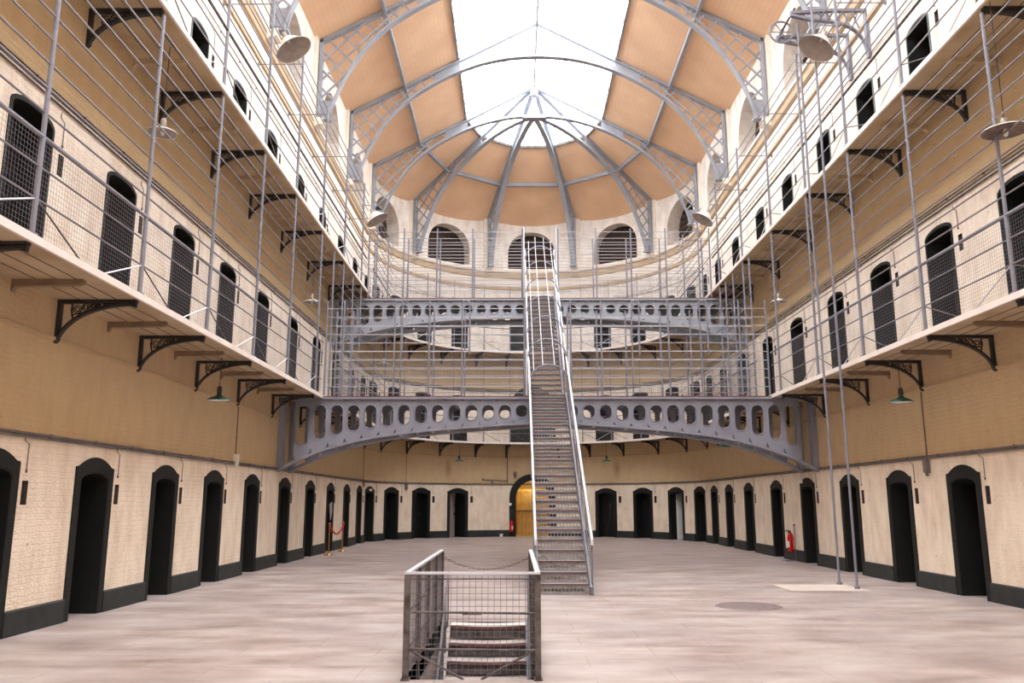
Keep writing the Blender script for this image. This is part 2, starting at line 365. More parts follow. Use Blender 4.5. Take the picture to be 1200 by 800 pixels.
def wall(name, a, b, ztop, label):
    mb = MB(); cuts = {round(a, 4), round(b, 4)}
    ops = [o for o in OPEN if a - .01 <= o['s'] - o['hw'] and o['s'] + o['hw'] <= b + .01]
    for o in ops:
        n = 14 if o['rise'] > .5 else (6 if o['rise'] else 1)
        for i in range(n + 1): cuts.add(round(o['s'] - o['hw'] * math.cos(PI * i / n), 4))
    a_, b_ = max(a, S1), min(b, S2)
    if b_ > a_:
        n = int(math.ceil((b_ - a_) / .3))
        for i in range(n + 1): cuts.add(round(a_ + (b_ - a_) * i / n, 4))
    hard = sorted({round(o['s'] + g * o['hw'], 4) for o in ops for g in (-1, 1)} | {round(a, 4), round(b, 4)})
    cs = sorted([c for c in cuts if c in hard or min(abs(c - h) for h in hard) > .012] + hard)
    cs = [c for i, c in enumerate(cs) if i == 0 or c - cs[i-1] > 1e-5]
    for c0, c1 in zip(cs, cs[1:]):
        mid = (c0 + c1) / 2
        act = sorted([o for o in ops if abs(mid - o['s']) < o['hw']], key=lambda o: o['z0'])
        lo = (0., 0.)
        for o in act + [None]:
            hi = (o['z0'],) * 2 if o else (ztop,) * 2
            if max(hi[0] - lo[0], hi[1] - lo[1]) > 1e-4:
                vs = [(c0, lo[0]), (c1, lo[1]), (c1, hi[1]), (c0, hi[0])]
                mb.add([P3(s, 0, z) for s, z in vs], [(0, 1, 2, 3)], [vs])
            if o:
                lo = (topz(o, c0), topz(o, c1)); dp = -o['depth']
                vs = [(c0, lo[0]), (c1, lo[1])]
                mb.add([P3(c0, 0, lo[0]), P3(c1, 0, lo[1]), P3(c1, dp, lo[1]), P3(c0, dp, lo[0])], [(0, 1, 2, 3)], [[vs[0], vs[1], (c1, lo[1] - dp), (c0, lo[0] - dp)]])
                if o['z0'] > .01:
                    z = o['z0']; mb.add([P3(c0, 0, z), P3(c1, 0, z), P3(c1, dp, z), P3(c0, dp, z)], [(3, 2, 1, 0)], [[(c0, z), (c1, z), (c1, z + dp), (c0, z + dp)]])
    for o in ops:
        for sg in (-1, 1):
            s = o['s'] + sg * o['hw']; z0, z1, dp = o['z0'], o['zs'], -o['depth']
            mb.add([P3(s, 0, z0), P3(s, 0, z1), P3(s, dp, z1), P3(s, dp, z0)], [(0, 1, 2, 3)], [[(s, z0), (s, z1), (s + dp, z1), (s + dp, z0)]])
    return struct(mb.build(name, M['wall']), label)
EX = .85
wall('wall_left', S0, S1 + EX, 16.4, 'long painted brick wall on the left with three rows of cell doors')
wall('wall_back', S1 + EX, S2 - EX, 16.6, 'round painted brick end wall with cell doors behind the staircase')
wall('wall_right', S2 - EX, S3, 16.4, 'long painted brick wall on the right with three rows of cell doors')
mb = MB(); mb.add([(XL, -12, 0), (XR, -12, 0), (XR, -12, 16.4), (XC, -12, 19.9), (XL, -12, 16.4)], [(4, 3, 2, 1, 0)], [[(0, 0), (14, 0), (14, 16.4), (7, 19.9), (0, 16.4)]])
struct(mb.build('wall_front', M['wall']), 'painted brick wall closing the hall behind the camera')

# floor with the stairwell cut out
WX0, WX1, WY0, WY1 = -1.03, .22, 8.1, 11.86
mb = MB()
for x0, x1, y0, y1 in ((XL - 1, WX0, -12, 41.5), (WX1, XR + 1, -12, 41.5), (WX0, WX1, -12, WY0), (WX0, WX1, WY1, 41.5)):
    mb.box(x0, x1, y0, y1, -.25, 0)
struct(mb.build('floor', M['floor']), 'worn pinkish grey stone floor of the hall')
mb = MB(); mb.add([(WX0, WY0, 0), (WX1, WY0, 0), (WX1, WY1, 0), (WX0, WY1, 0), (WX0, WY0, -3), (WX1, WY0, -3), (WX1, WY1, -3), (WX0, WY1, -3)], [(0, 1, 5, 4), (1, 2, 6, 5), (2, 3, 7, 6), (3, 0, 4, 7), (4, 5, 6, 7)])
struct(mb.build('wall_stairwell', M['stone']), 'stone lining of the sunken stairwell')

# plinth between the ground floor doors
def plinth(name, a, b):
    mb = MB(); gaps = sorted([(s, .545) for s, z, lv, sd, i in door_list if lv == 0] + [(sa(90), 1.13)])
    cur = a
    for s, hw in gaps:
        if s + hw < a or s - hw > b: continue
        if s - hw > cur: sweep(mb, cur, s - hw, [(-.01, 0), (.035, 0), (.035, .29), (.02, .31), (-.01, .31)])
        cur = s + hw
    if cur < b: sweep(mb, cur, b, [(-.01, 0), (.035, 0), (.035, .29), (.02, .31), (-.01, .31)])
    struct(mb.build(name, M['plinth']), 'dark painted plinth along the foot of the %s wall' % name.split('_')[1])
plinth('baseboard_left', S0, S1 - .7); plinth('baseboard_back', S1 - .7, S2 + .7); plinth('baseboard_right', S2 + .7, S3)
# mouldings
def trim(name, prof, m, label, a=S0, b=S3):
    mb = MB(); sweep(mb, a, b, prof); struct(mb.build(name, M[m]), label)
trim('trim_1', [(-.01, 3.74), (.03, 3.75), (.03, 3.79), (-.01, 3.80)], 'tan', 'thin string course under the lower gallery')
trim('trim_2', [(-.01, 12.06), (.05, 12.08), (.05, 12.20), (-.01, 12.22)], 'tan', 'narrow tan moulding above the upper doors')
trim('trim_3', [(-.01, 12.22), (.025, 12.24), (.025, 12.62), (-.01, 12.66)], 'cream', 'cream frieze between the tan mouldings')
trim('trim_4', [(-.01, 12.66), (.07, 12.68), (.09, 12.90), (-.01, 12.92)], 'tan', 'broad tan moulding below the arched windows')
trim('trim_5', [(-.01, 12.93), (.12, 12.97), (.14, 13.08), (-.01, 13.12)], 'cream', 'projecting cream sill course below the arched windows')

# pilasters behind the roof ribs (one per rib foot)
pil = [(y, 'left', y) for y in RIBY] + [(sa(a), 'round', a) for a in (36, 72, 108, 144)] + [(sr(y), 'right', y) for y in RIBY]
for i, (s, sd, k) in enumerate(pil):
    mb = MB(); sweep(mb, s - .3, s + .3, [(-.02, 12.95), (.10, 12.95), (.10, 16.3), (-.02, 16.3)]); sweep(mb, s - .2, s + .2, [(0, 12.72), (.16, 12.86), (.34, 12.9), (.34, 13.1), (0, 13.1)])
    struct(mb.build('trim_%d' % (6 + i), M['cream']), None)

# ------------------------------------------------------------------ roof
RIDGE = 19.47; SL = (RIDGE - EAVE) / 6.88
def roofz(dx): return RIDGE - SL * abs(dx)
SKY = 2.95
mb = MB()
for sg in (-1, 1):
    for y0, y1 in zip([-12] + RIBY, RIBY + [None]):
        if y1 is None: continue
        for d0, d1 in ((SKY, 4.92), (4.92, 7.25)):
            n = 3
            for k in range(n):
                a0 = d0 + (d1 - d0) * k / n; a1 = d0 + (d1 - d0) * (k + 1) / n
                vs = [(XC + sg * a0, y0, roofz(a0)), (XC + sg * a0, y1, roofz(a0)), (XC + sg * a1, y1, roofz(a1)), (XC + sg * a1, y0, roofz(a1))]
                mb.add(vs, [(0, 1, 2, 3)], [[(a0, y0), (a0, y1), (a1, y1), (a1, y0)]])
YA = 33.3
def apex_pt(a_deg, d):       # on the polygon of facets: a_deg is a rib angle
    a = math.radians(a_deg); return (XC - d * math.cos(a), YA + d * math.sin(a), roofz(d))
for a0 in (0, 36, 72, 108, 144):
    p = [apex_pt(a0, SKY), apex_pt(a0 + 36, SKY), apex_pt(a0 + 36, 4.92), apex_pt(a0, 4.92)]
    q = [apex_pt(a0, 4.92), apex_pt(a0 + 36, 4.92), apex_pt(a0 + 36, 7.6), apex_pt(a0, 7.6)]
    for v, (r0, r1) in ((p, (SKY, 4.92)), (q, (4.92, 7.6))):
        t = math.sin(math.radians(18))
        mb.add(v, [(0, 1, 2, 3)], [[(-r0 * t, r0), (r0 * t, r0), (r1 * t, r1), (-r1 * t, r1)]])
struct(mb.build('ceiling', M['ceil']), 'tan boarded roof slopes around the skylight')

# glazing: a pane surface per slope, bars as parts
def skylight(name, quads, bars, label):
    mb = MB()
    for q in quads: mb.add(q, [tuple(range(len(q)))])
    g = struct(mb.build(name, M['glass']), label)
    mb = MB()
    for a, b in bars: mb.bar(a, b, .03, .05)
    mb.build('glazing_bar', M['pale'], g)
up = .08
for nm, sg, lb in (('window_1', -1, 'left slope of the long glass skylight'), ('window_2', 1, 'right slope of the long glass skylight')):
    q = [[(XC, -12, RIDGE + up), (XC, YA, RIDGE + up), (XC + sg * SKY, YA, roofz(SKY) + up), (XC + sg * SKY, -12, roofz(SKY) + up)]]
    bars = [((XC, y, RIDGE + up), (XC + sg * SKY, y, roofz(SKY) + up)) for y in [-12 + i * .9 for i in range(51)]]
    skylight(nm, q, bars, lb)
q = []; bars = []
for a0 in (0, 36, 72, 108, 144):
    A, B = [Vector(apex_pt(a, SKY)) + Vector((0, 0, up)) for a in (a0, a0 + 36)]; T = Vector((XC, YA, RIDGE + up))
    q.append([A, B, T]); bars += [(A.lerp(B, t), T.lerp(A.lerp(B, t), .12)) for t in (.25, .5, .75)]
skylight('window_3', q, bars, 'fan shaped glass skylight over the round end of the hall')

# steel beams of the roof
def beam(name, label, build, cat='beam', m='truss'):
    mb = MB(); build(mb); return tag(mb.build(name, M[m]), label, cat, 'roof beams')
beam('ridge_beam', 'steel ridge beam along the top of the skylight', lambda b: b.box(XC - .04, XC + .04, -12, YA, RIDGE - .12, RIDGE + .02))
for sg, sd in ((-1, 'left'), (1, 'right')):
    beam('roof_purlin', 'long grey steel purlin halfway up the %s roof slope' % sd, lambda b: b.box(XC + sg * 4.92 - .05, XC + sg * 4.92 + .05, -12, YA, roofz(4.92) - .16, roofz(4.92) - .01))
    def curb(b):
        x = XC + sg * SKY
        b.box(x - .03, x + .03, -12, YA, roofz(SKY) - .07, roofz(SKY) + .08)
        y = -11.5
        while y < YA: b.box(x - sg * .02 - .05, x - sg * .02 + .05, y, y + .08, roofz(SKY) - .1, roofz(SKY) - .02); y += 1.2
    beam('skylight_curb', 'grey steel curb along the %s edge of the skylight' % sd, curb)
def ring(b, d, dz, wd, th):
    for a0 in (0, 36, 72, 108, 144):
        A, B = apex_pt(a0, d), apex_pt(a0 + 36, d); b.bar((A[0], A[1], A[2] + dz), (B[0], B[1], B[2] + dz), wd, th)
beam('roof_purlin', 'angular grey steel purlin around the half dome of the round end', lambda b: ring(b, 4.92, -.1, .12, .16))
beam('skylight_curb', 'angular steel curb where the fan skylight meets the tan boards', lambda b: ring(b, SKY, -.02, .07, .12), m='old_iron')

# trusses: arched lower chord, straight upper chord, lattice between
LOWPTS = [(0, 18.02), (1.0, 17.96), (2.0, 17.75), (2.87, 17.43), (3.6, 17.06), (4.3, 16.62), (4.9, 16.15), (5.4, 15.62), (5.85, 14.95), (6.2, 14.25), (6.45, 13.6), (6.58, 13.12)]
def lowz(d):
    for (a, za), (b, zb) in zip(LOWPTS, LOWPTS[1:]):
        if d <= b: return za + (zb - za) * (d - a) / (b - a)
    return 13.1
WALLD = 6.9
def dense(pts, n=3):
    out = []
    for i in range(len(pts) - 1):
        p0 = pts[max(i-1, 0)]; p1 = pts[i]; p2 = pts[i+1]; p3 = pts[min(i+2, len(pts)-1)]
        for k in range(n):
            t = k / n
            out.append(tuple(.5 * ((2*p1[j]) + (-p0[j]+p2[j])*t + (2*p0[j]-5*p1[j]+4*p2[j]-p3[j])*t*t + (-p0[j]+3*p1[j]-3*p2[j]+p3[j])*t**3) for j in (0, 1)))
    return out + [pts[-1]]
LOWD = dense(LOWPTS)
def inside(d, z): return z > lowz(min(d, 6.58)) + .02 and (d < 6.58 or z > 13.1) and z < roofz(d) - .05 and d < WALLD - .02
def truss_half(fn, par):
    """fn maps (distance from the hall's axis, y across, z) to world; par is the thing"""
    # lower chord
    mb = MB()
    lo = [(d, z - .05) for d, z in LOWD]; hi = [(d, z + .05) for d, z in LOWD]
    mb.band(hi, lo, -.11, .11, fn=fn)
    mb.build('lower_chord', M['truss'], par, fix=True)
    mb = MB(); pts = [(0, RIDGE - .06), (WALLD - .02, roofz(WALLD) - .06)]
    mb.band([(d, z + .05) for d, z in pts], [(d, z - .07) for d, z in pts], -.09, .09, fn=fn)
    mb.build('upper_chord', M['truss'], par, fix=True)
    mb = MB(); mb.band([(WALLD - .1, 13.1), (WALLD - .1, roofz(WALLD))], [(WALLD, 13.1), (WALLD, roofz(WALLD))], -.09, .09, fn=fn)
    mb.build('wall_post', M['truss'], par, fix=True)
    mb = MB(); mb.prism([(6.5, 13.1), (WALLD, 13.1), (WALLD, 13.75), (6.40, 13.75)], -.02, .02, fn=fn)
    mb.prism([(6.45, 13.08), (WALLD, 13.08), (WALLD, 13.14), (6.45, 13.14)], -.13, .13, fn=fn)
    mb.build('foot_plate', M['truss'], par, fix=True)
    mb = MB(); a = [(d, lowz(d) + .03) for d in (2.9, 3.2, 3.5, 3.85)]; b_ = [(d, roofz(d) - .1) for d in (2.9, 3.2, 3.5, 3.85)]
    mb.band(b_, a, -.015, .015, fn=fn)
    mb.build('web_plate', M['truss'], par, fix=True)
    mb = MB(); cells = .46
    c0 = -40
    for sgn in (-1, 1):
        for k in range(-60, 60):
            # lines z = sgn*(d) + c
            c = k * cells * math.sqrt(2) * .93
            run = None; d = 3.85
            while d < WALLD:
                z = 14 + sgn * (d - 5.5) * 1.05 + c
                ok = inside(d, z)
                if ok and run is None: run = (d, z)
                if not ok and run is not None:
                    if d - run[0] > .08: mb.bar(fn(run[0], sgn * .015, run[1]), fn(last[0], sgn * .015, last[1]), .058, .03, up=[fn(0, 1, 0)[i] - fn(0, 0, 0)[i] for i in range(3)])
                    run = None
                last = (d, z); d += .02
            if run is not None and last[0] - run[0] > .08:
                mb.bar(fn(run[0], sgn * .015, run[1]), fn(last[0], sgn * .015, last[1]), .058, .03, up=[fn(0, 1, 0)[i] - fn(0, 0, 0)[i] for i in range(3)])
    mb.build('lattice', M['truss'], par)
desc = {1: 'nearest arched grey lattice truss across the roof, cut by the top of the picture', 2: 'arched lattice truss across the roof, third from the round end',
        3: 'arched lattice truss across the roof in front of the last one', 4: 'full width arched lattice truss where the round end begins'}
for i, y in enumerate(RIBY):
    if i == 0: continue
    t = thing('roof_truss', desc[i], 'truss', (XC, y, 13.1), 0, 'arched trusses across the hall', world=True)
    for sg in (-1, 1):
        truss_half((lambda d, q, z, sg=sg, y=y: (XC + sg * d, y + q, z)), t)
apn = {36: 'leftmost', 72: 'second from the left', 108: 'third from the left', 144: 'rightmost'}
for a in (36, 72, 108, 144):
    r_ = math.radians(a); ux, uy = -math.cos(r_), math.sin(r_)
    t = thing('roof_rib', 'radial lattice rib of the round end roof, %s of the four' % apn[a], 'rib', (XC + ux * 6.9, YA + uy * 6.9, 13.1), 0, 'radial ribs of the half dome', world=True)
    truss_half((lambda d, q, z, ux=ux, uy=uy: (XC + ux * d - uy * q, YA + uy * d + ux * q, z)), t)
mb = MB(); mb.box(XC - .5, XC + .5, YA - .12, YA + .14, 17.9, 18.02)
tag(mb.build('hub_plate', M['girder']), 'short steel plate joining the radial ribs at the crown', 'plate')
mb = MB(); mb.lathe([(.02, -.3), (.16, -.26), (.18, .1), (.02, .1)], (XC, YA, RIDGE - .25), 10); mb.box(XC - .35, XC + .35, YA - .03, YA + .03, RIDGE - .3, RIDGE - .24)
tag(mb.build('hub_boss', M['truss']), 'small hub at the skylight peak where the fan bars meet', 'hub')

# ------------------------------------------------------------------ lunette windows
nw = 4
for o in [o for o in OPEN if o['key'][0] == 'lunette']:
    mb = MB(); s, hw = o['s'], o['hw'] + .3; x, y, rz = path(s, -o['depth'] + .17)
    if o['key'][1] == 'round': pass
    # boards set back inside the arch, in local coordinates
    n = 9; z = 13.0
    while z < 15.35:
        mb.box(-.05, 0, -hw, hw, z, z + .2, 0); mb.box(-.07, -.05, -hw, hw, z + .2, z + .25, 0); z += .25
    mb.box(-.12, -.07, -hw, hw, 12.9, 15.6)
    ob = mb.build('window_%d' % nw, M['louvre']); ob.location = (x, y, 0); ob.rotation_euler = (0, 0, rz); nw += 1
    sd = {'round': 'round end', 'left': 'left wall', 'right': 'right wall'}[o['key'][1]]
    struct(ob, 'arched window with brown boards in the %s, %s along' % (sd, ORD[o['key'][2] + 1]))

# ------------------------------------------------------------------ doors
def arc_pts(hw, zs, rise, n=10): return [(-hw * math.cos(PI * i / n), zs + rise * math.sin(PI * i / n)) for i in range(n + 1)]
def shoulder(hw, zs, ztop, k=.09, n=10):
    a = hw - k; pts = [(-hw, 0), (-hw, zs)]
    pts += [(-a + 2 * a * i / n, zs + .015 + (ztop - zs - .015) * (1 - (2 * i / n - 1) ** 2)) for i in range(n + 1)]
    return pts + [(hw, zs), (hw, 0)]
def make_door(lv, leaf_mode, num, nomount=False):
    """local: X into the hall, Y along the wall, Z up; the top-level mesh is the frame"""
    mb = MB(); hi = (1.93, 2.12, 1.98)[lv]
    swap = lambda x, y, z: (y, x, z)
    if lv == 0:
        out = shoulder(.55, 2.11, 2.26)
    else:
        W = (.0, .49, .45)[lv]
        out = [(-W, 0), (-W, hi)] + arc_pts(W, hi, .155) + [(W, hi), (W, 0)]
    h_ = DHW[lv] - .005
    inn = [(-h_, 0), (-h_, hi)] + arc_pts(h_, hi, .115) + [(h_, hi), (h_, 0)]
    mb.band(out, inn, -.01, .022 if lv == 0 else .015, fn=swap)
    # lining of the reveal
    fr = mb.build('door_%d' % num, M['teal'] if lv == 2 else M['black'], fix=True)
    mb = MB(); mb.band([(x * 1.0, z) for x, z in inn], [(x * .965, z * (.99 if z else 1)) for x, z in inn], -.5, .016, fn=swap); mb.build('door_lining', M['black'], fr, fix=True)
    mb = MB(); swing = {'shut': 0, 'open': -1.25, 'ajar': -.5, 'white': -1.2}[leaf_mode]
    wl = 2 * h_ - .02; mb.box(-.05, 0, 0, wl, .01, hi + .1)
    for k in range(5): mb.box(0, .008, .01 + k * wl / 5, (k + 1) * wl / 5 - .005, .03, hi + .08)
    for z in (.45, 1.5): mb.box(.008, .016, .02, .62, z, z + .07)
    lf = mb.build('door_leaf', M['white'] if leaf_mode == 'white' else (M['inner'] if leaf_mode == 'ajar' and lv == 0 else M['leaf']), fr)
    lf.location = (-.42, -wl / 2, 0); lf.rotation_euler = (0, 0, -swing)
    if leaf_mode == 'ajar': lf.location = (-.06, -wl / 2, 0); lf.rotation_euler = (0, 0, .78)
    if leaf_mode == 'white': lf.location = (-.30, -wl / 2 + .04, 0); lf.rotation_euler = (0, 0, 1.5)
    mb = MB(); mb.tube([(.04, .56, 1.08), (.04, .74, 1.08)], .018, 8); mb.box(.01, .03, .6, .7, 1.02, 1.14)
    mb.tube([(.02, .66, 1.45), (.035, .66, 1.45)], .035, 10)
    mb.build('bolt', M['iron'], lf)
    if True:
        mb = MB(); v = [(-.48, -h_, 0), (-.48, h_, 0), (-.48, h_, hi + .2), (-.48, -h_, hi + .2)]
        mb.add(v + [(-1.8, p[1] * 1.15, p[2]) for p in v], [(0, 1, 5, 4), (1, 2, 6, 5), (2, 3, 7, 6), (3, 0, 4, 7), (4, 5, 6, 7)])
        mb.build('cell_dark_box', M['void'], fr)  # closed box coloured as the cell's darkness, also keeps outside sky out
    return fr
protos = {}; num = 1
def place_door(s, z, lv, side, i, mode):
    global num
    x, y, rz = path(s, 0)
    if (lv, mode) not in protos: o = protos[(lv, mode)] = make_door(lv, mode, num)
    else:
        src = protos[(lv, mode)]; o = copy_thing(src, (0, 0, 0), 0, ''); o.name = 'door_%d' % num
    o.location = (x, y, z); o.rotation_euler = (0, 0, rz); num += 1
    place = {'left': 'along the left wall, %s from the front', 'right': 'along the right wall, %s from the front', 'round': 'in the round end wall, %s from the left'}[side] % ORD[i + 1]
    struct(o, 'dark %s cell door %s' % (('ground floor', 'middle floor', 'top floor')[lv], place))
for s, z, lv, side, i in door_list:
    mode = 'shut'
    if lv == 0 and side == 'round': mode = {1: 'shut', 3: 'ajar', 5: 'shut', 6: 'white'}.get(i, 'shut')
    if lv == 0 and side == 'left' and i == 2: mode = 'open'
    if lv == 0 and side == 'right' and i == 2: mode = 'open'
    if lv == 2: mode = 'open'
    place_door(s, z, lv, side, i, mode)
# niches: brown lining in the little recess beside each door, a conduit feeding it
niche0 = None
k_n = 0
for o in [o for o in OPEN if o['key'][0] == 'niche']:
    s = o['s']; x, y, rz = path(s, 0); lv, side, i = o['key'][1:]
    if niche0 is None:
        mb = MB(); h = .30
        mb.add([(.002, -.065, 0), (.002, .065, 0), (.002, .065, h), (.002, -.065, h), (-.115, -.06, .005), (-.115, .06, .005), (-.115, .06, h - .005), (-.115, -.06, h - .005)], [(0, 1, 5, 4), (1, 2, 6, 5), (2, 3, 7, 6), (3, 0, 4, 7), (4, 5, 6, 7)])
        niche0 = mb.build('lamp_niche', M['niche']); r_ = niche0
        mb = MB(); mb.tube([(.012, -.12, h + .57), (.012, -.12, h + .50), (.012, -.02, h + .46), (.012, -.02, h + .1)], .0065, 5); mb.tube([(.012, -.02, h + .1), (.012, -.02, h + .14)], .014, 6); mb.build('gas_pipe', M['conduit'], r_)
    else: r_ = copy_thing(niche0, (0, 0, 0), 0, '')
    r_.location = (x, y, o['z0']); r_.rotation_euler = (0, 0, rz)
    place = {'left': '%s door of the left wall', 'right': '%s door of the right wall', 'round': '%s door of the round end'}[side] % ORD[i + 1]
    tag(r_, 'brown lamp niche beside the %s %s' % (('ground floor', 'middle floor', 'top floor')[lv], place), 'niche', 'lamp niches beside the cell doors')
# central arches
def central(lv, z, zs):
    global num
    mb = MB(); swap = lambda x, y, z_: (y, x, z_)
    n = 16
    A = lambda hw, zz: [(-hw, 0)] + [(-hw * math.cos(PI * i / n), zz + hw * math.sin(PI * i / n)) for i in range(n + 1)] + [(hw, 0)]
    mb.band(A(1.12, zs), A(.835, zs), -.03, .115, fn=swap)
    mb.band(A(.838, zs), A(.80, zs), -.7, .03, fn=swap)
    fr = mb.build('door_%d' % num, M['black'], fix=True); num += 1
    x, y, rz = path(sa(90), 0); fr.location = (x, y, z); fr.rotation_euler = (0, 0, rz)
    struct(fr, 'wide arched doorway on the %s in the middle of the round end' % ('ground floor', 'middle floor', 'top floor')[lv])
    return fr
c0 = central(0, 0, 1.82); c1 = central(1, Z1, 1.7); c2 = central(2, Z2, 1.7)
mb = MB(); mb.add([(-.7, -.84, 0), (-.7, .84, 0), (-.7, .84, 2.9), (-.7, -.84, 2.9), (-3.5, -.95, 0), (-3.5, .95, 0), (-3.5, .95, 2.9), (-3.5, -.95, 2.9)], [(0, 1, 5, 4), (1, 2, 6, 5), (2, 3, 7, 6), (3, 0, 4, 7), (4, 5, 6, 7)])
mb.build('corridor_lining', M['yellow'], c0)
mb = MB()
for k in range(9): mb.box(-1.7, -1.66, -.72 + k * .16, -.58 + k * .16, .02, 2.25)
for z in (.1, 1.2, 2.1): mb.box(-1.66, -1.63, -.74, .74, z, z + .1)
gt = mb.build('wooden_gate', M['wood'], c0)
mb = MB(); mb.box(-1.6, -1.58, -.8, .8, 1.17, 1.2); mb.build('bar', M['iron'], gt)
L = bpy.data.lights.new('corridor_lamp', 'POINT'); L.energy = 20; L.color = (1, .93, .74); L.shadow_soft_size = .08
lo_ = bpy.data.objects.new('corridor_lamp', L); col.objects.link(lo_); lo_.location = (XC, YC + R + 1.2, 2.5)
for c_ in (c1, c2):
    mb = MB(); mb.box(-.74, -.68, -.86, .86, 0, 2.6)
    for k in range(7): mb.box(-.68, -.66, -.8 + k * .235, -.6 + k * .235, .02, 2.5)
    mb.build('door_leaf', M['leaf'], c_)
# ------------------------------------------------------------------ galleries
GW = 1.14
def gallery(z, label):
    mb = MB(); sweep(mb, S0 + 13, S3 - 13, [(0, z - .07), (GW - .05, z - .07), (GW - .05, z), (0, z)])
    g = tag(mb.build('gallery_walkway', M['slab']), label, 'walkway', 'the two gallery walkways')
    mb = MB(); sweep(mb, S0 + 13, S3 - 13, [(GW - .04, z - .085), (GW, z - .085), (GW, z + .005), (GW - .04, z + .005)]); mb.build('edge_moulding', M['edge'], g)
    mb = MB()
    for d in (.3, .55, .8): sweep(mb, S0 + 13, S3 - 13, [(d, z - .078), (d + .008, z - .078), (d + .008, z - .068), (d, z - .068)])
    mb.build('board_joint', M['old_iron'], g)
    return g
gallery(Z1, 'lower gallery walkway running round the hall above the ground floor doors')
gallery(Z2, 'upper gallery walkway running round the hall above the middle floor doors')
# brackets
def make_bracket():
    t = thing('gallery_bracket', '', 'bracket')
    mb = MB()
    mb.prism([(0, 0), (1.06, 0), (1.06, -.035), (0, -.05)], -.045, .045)
    mb.prism([(0, -.02), (.045, -.02), (.045, -.56), (.0, -.60)], -.04, .04)
    mb.prism([(.98, -.03), (1.06, -.03), (1.05, -.11), (1.0, -.09)], -.03, .03)
    mb.build('arm', M['iron'], t)
    mb = MB()
    cv = dense([(.03, -.52), (.10, -.40), (.22, -.28), (.38, -.185), (.58, -.115), (.80, -.075), (1.02, -.06)], 2)
    mb.band([(x, z + .022) for x, z in cv], [(x + .008, z - .018) for x, z in cv], -.035, .035)
    mb.band([(.60, -.04), (.8, -.04), (1.0, -.035)], [(.60, -.12), (.8, -.075), (1.0, -.06)], -.012, .012)
    mb.build('brace', M['iron'], t, fix=True)
    mb = MB()
    for x, z, r_ in ((.26, -.13, .055), (.37, -.10, .048), (.47, -.085, .038), (.545, -.075, .028), (.30, -.205, .022)):
        for rr in (r_, r_ * .5): mb.tube([(x + rr * math.cos(a), 0, z + rr * math.sin(a)) for a in [2 * PI * k / 12 for k in range(12)]], .010, 4, closed=True)
    mb.tube([(.19, 0, -.04), (.18, 0, -.14), (.21, 0, -.28)], .014, 5); mb.tube([(.21, 0, -.2), (.34, 0, -.17), (.52, 0, -.1)], .010, 5)
    mb.build('scrollwork', M['iron'], t)
    return t
def make_joist(jm):
    mb = MB(); mb.prism([(0, 0), (.88, 0), (.88, -.05), (.82, -.075), (0, -.09)], -.04, .04); mb.prism([(0, -.08), (.05, -.08), (.0, -.16)], -.04, .04)
    return tag(mb.build('gallery_joist', M[jm]), '', 'joist')
b0 = None; j0 = None
sidew = {'left': 'on the left wall, %s from the front', 'right': 'on the right wall, %s from the front', 'round': 'round the end wall, %s from the left'}
for lv, z in ((1, Z1), (2, Z2)):
    gname = ('', 'lower', 'upper')[lv]
    L_ = [(y, 'left') for y in BY[(1 if lv == 1 else 2):]] + [(sa(a), 'round') for a in BA] + [(sr(y), 'right') for y in BY[2:]]
    cnt = {}
    for s, sd in L_:
        cnt[sd] = cnt.get(sd, 0) + 1; x, y, rz = path(s, 0); lb = 'dark scrolled iron bracket under the %s gallery %s' % (gname, sidew[sd] % ORD[cnt[sd]])
        if b0 is None: b0 = make_bracket(); o = b0; o.location = (x, y, z - .07); o.rotation_euler = (0, 0, rz)
        else: o = copy_thing(b0, (x, y, z - .07), rz, lb)
        tag(o, lb, 'bracket', 'scrolled brackets of the %s gallery' % gname)
    L_ = [(y, 'left') for y in DY[(0 if lv == 1 else 2):]] + [(sr(y), 'right') for y in DY_R[2:]]
    cnt = {}
    for i_, (s, sd) in enumerate(L_):
        cnt[sd] = cnt.get(sd, 0) + 1; x, y, rz = path(s, 0); lb = 'short plain joist under the %s gallery %s' % (gname, sidew[sd] % ORD[cnt[sd]])
        if j0 is None or (lv == 2 and i_ == 0 and sd == 'left'): j0 = make_joist('slab' if lv == 2 else 'joist'); o = j0
        else: o = j0.copy(); col.objects.link(o)
        o.location = (x, y, z - .07); o.rotation_euler = (0, 0, rz); tag(o, lb, 'joist', 'plain joists of the %s gallery' % gname)

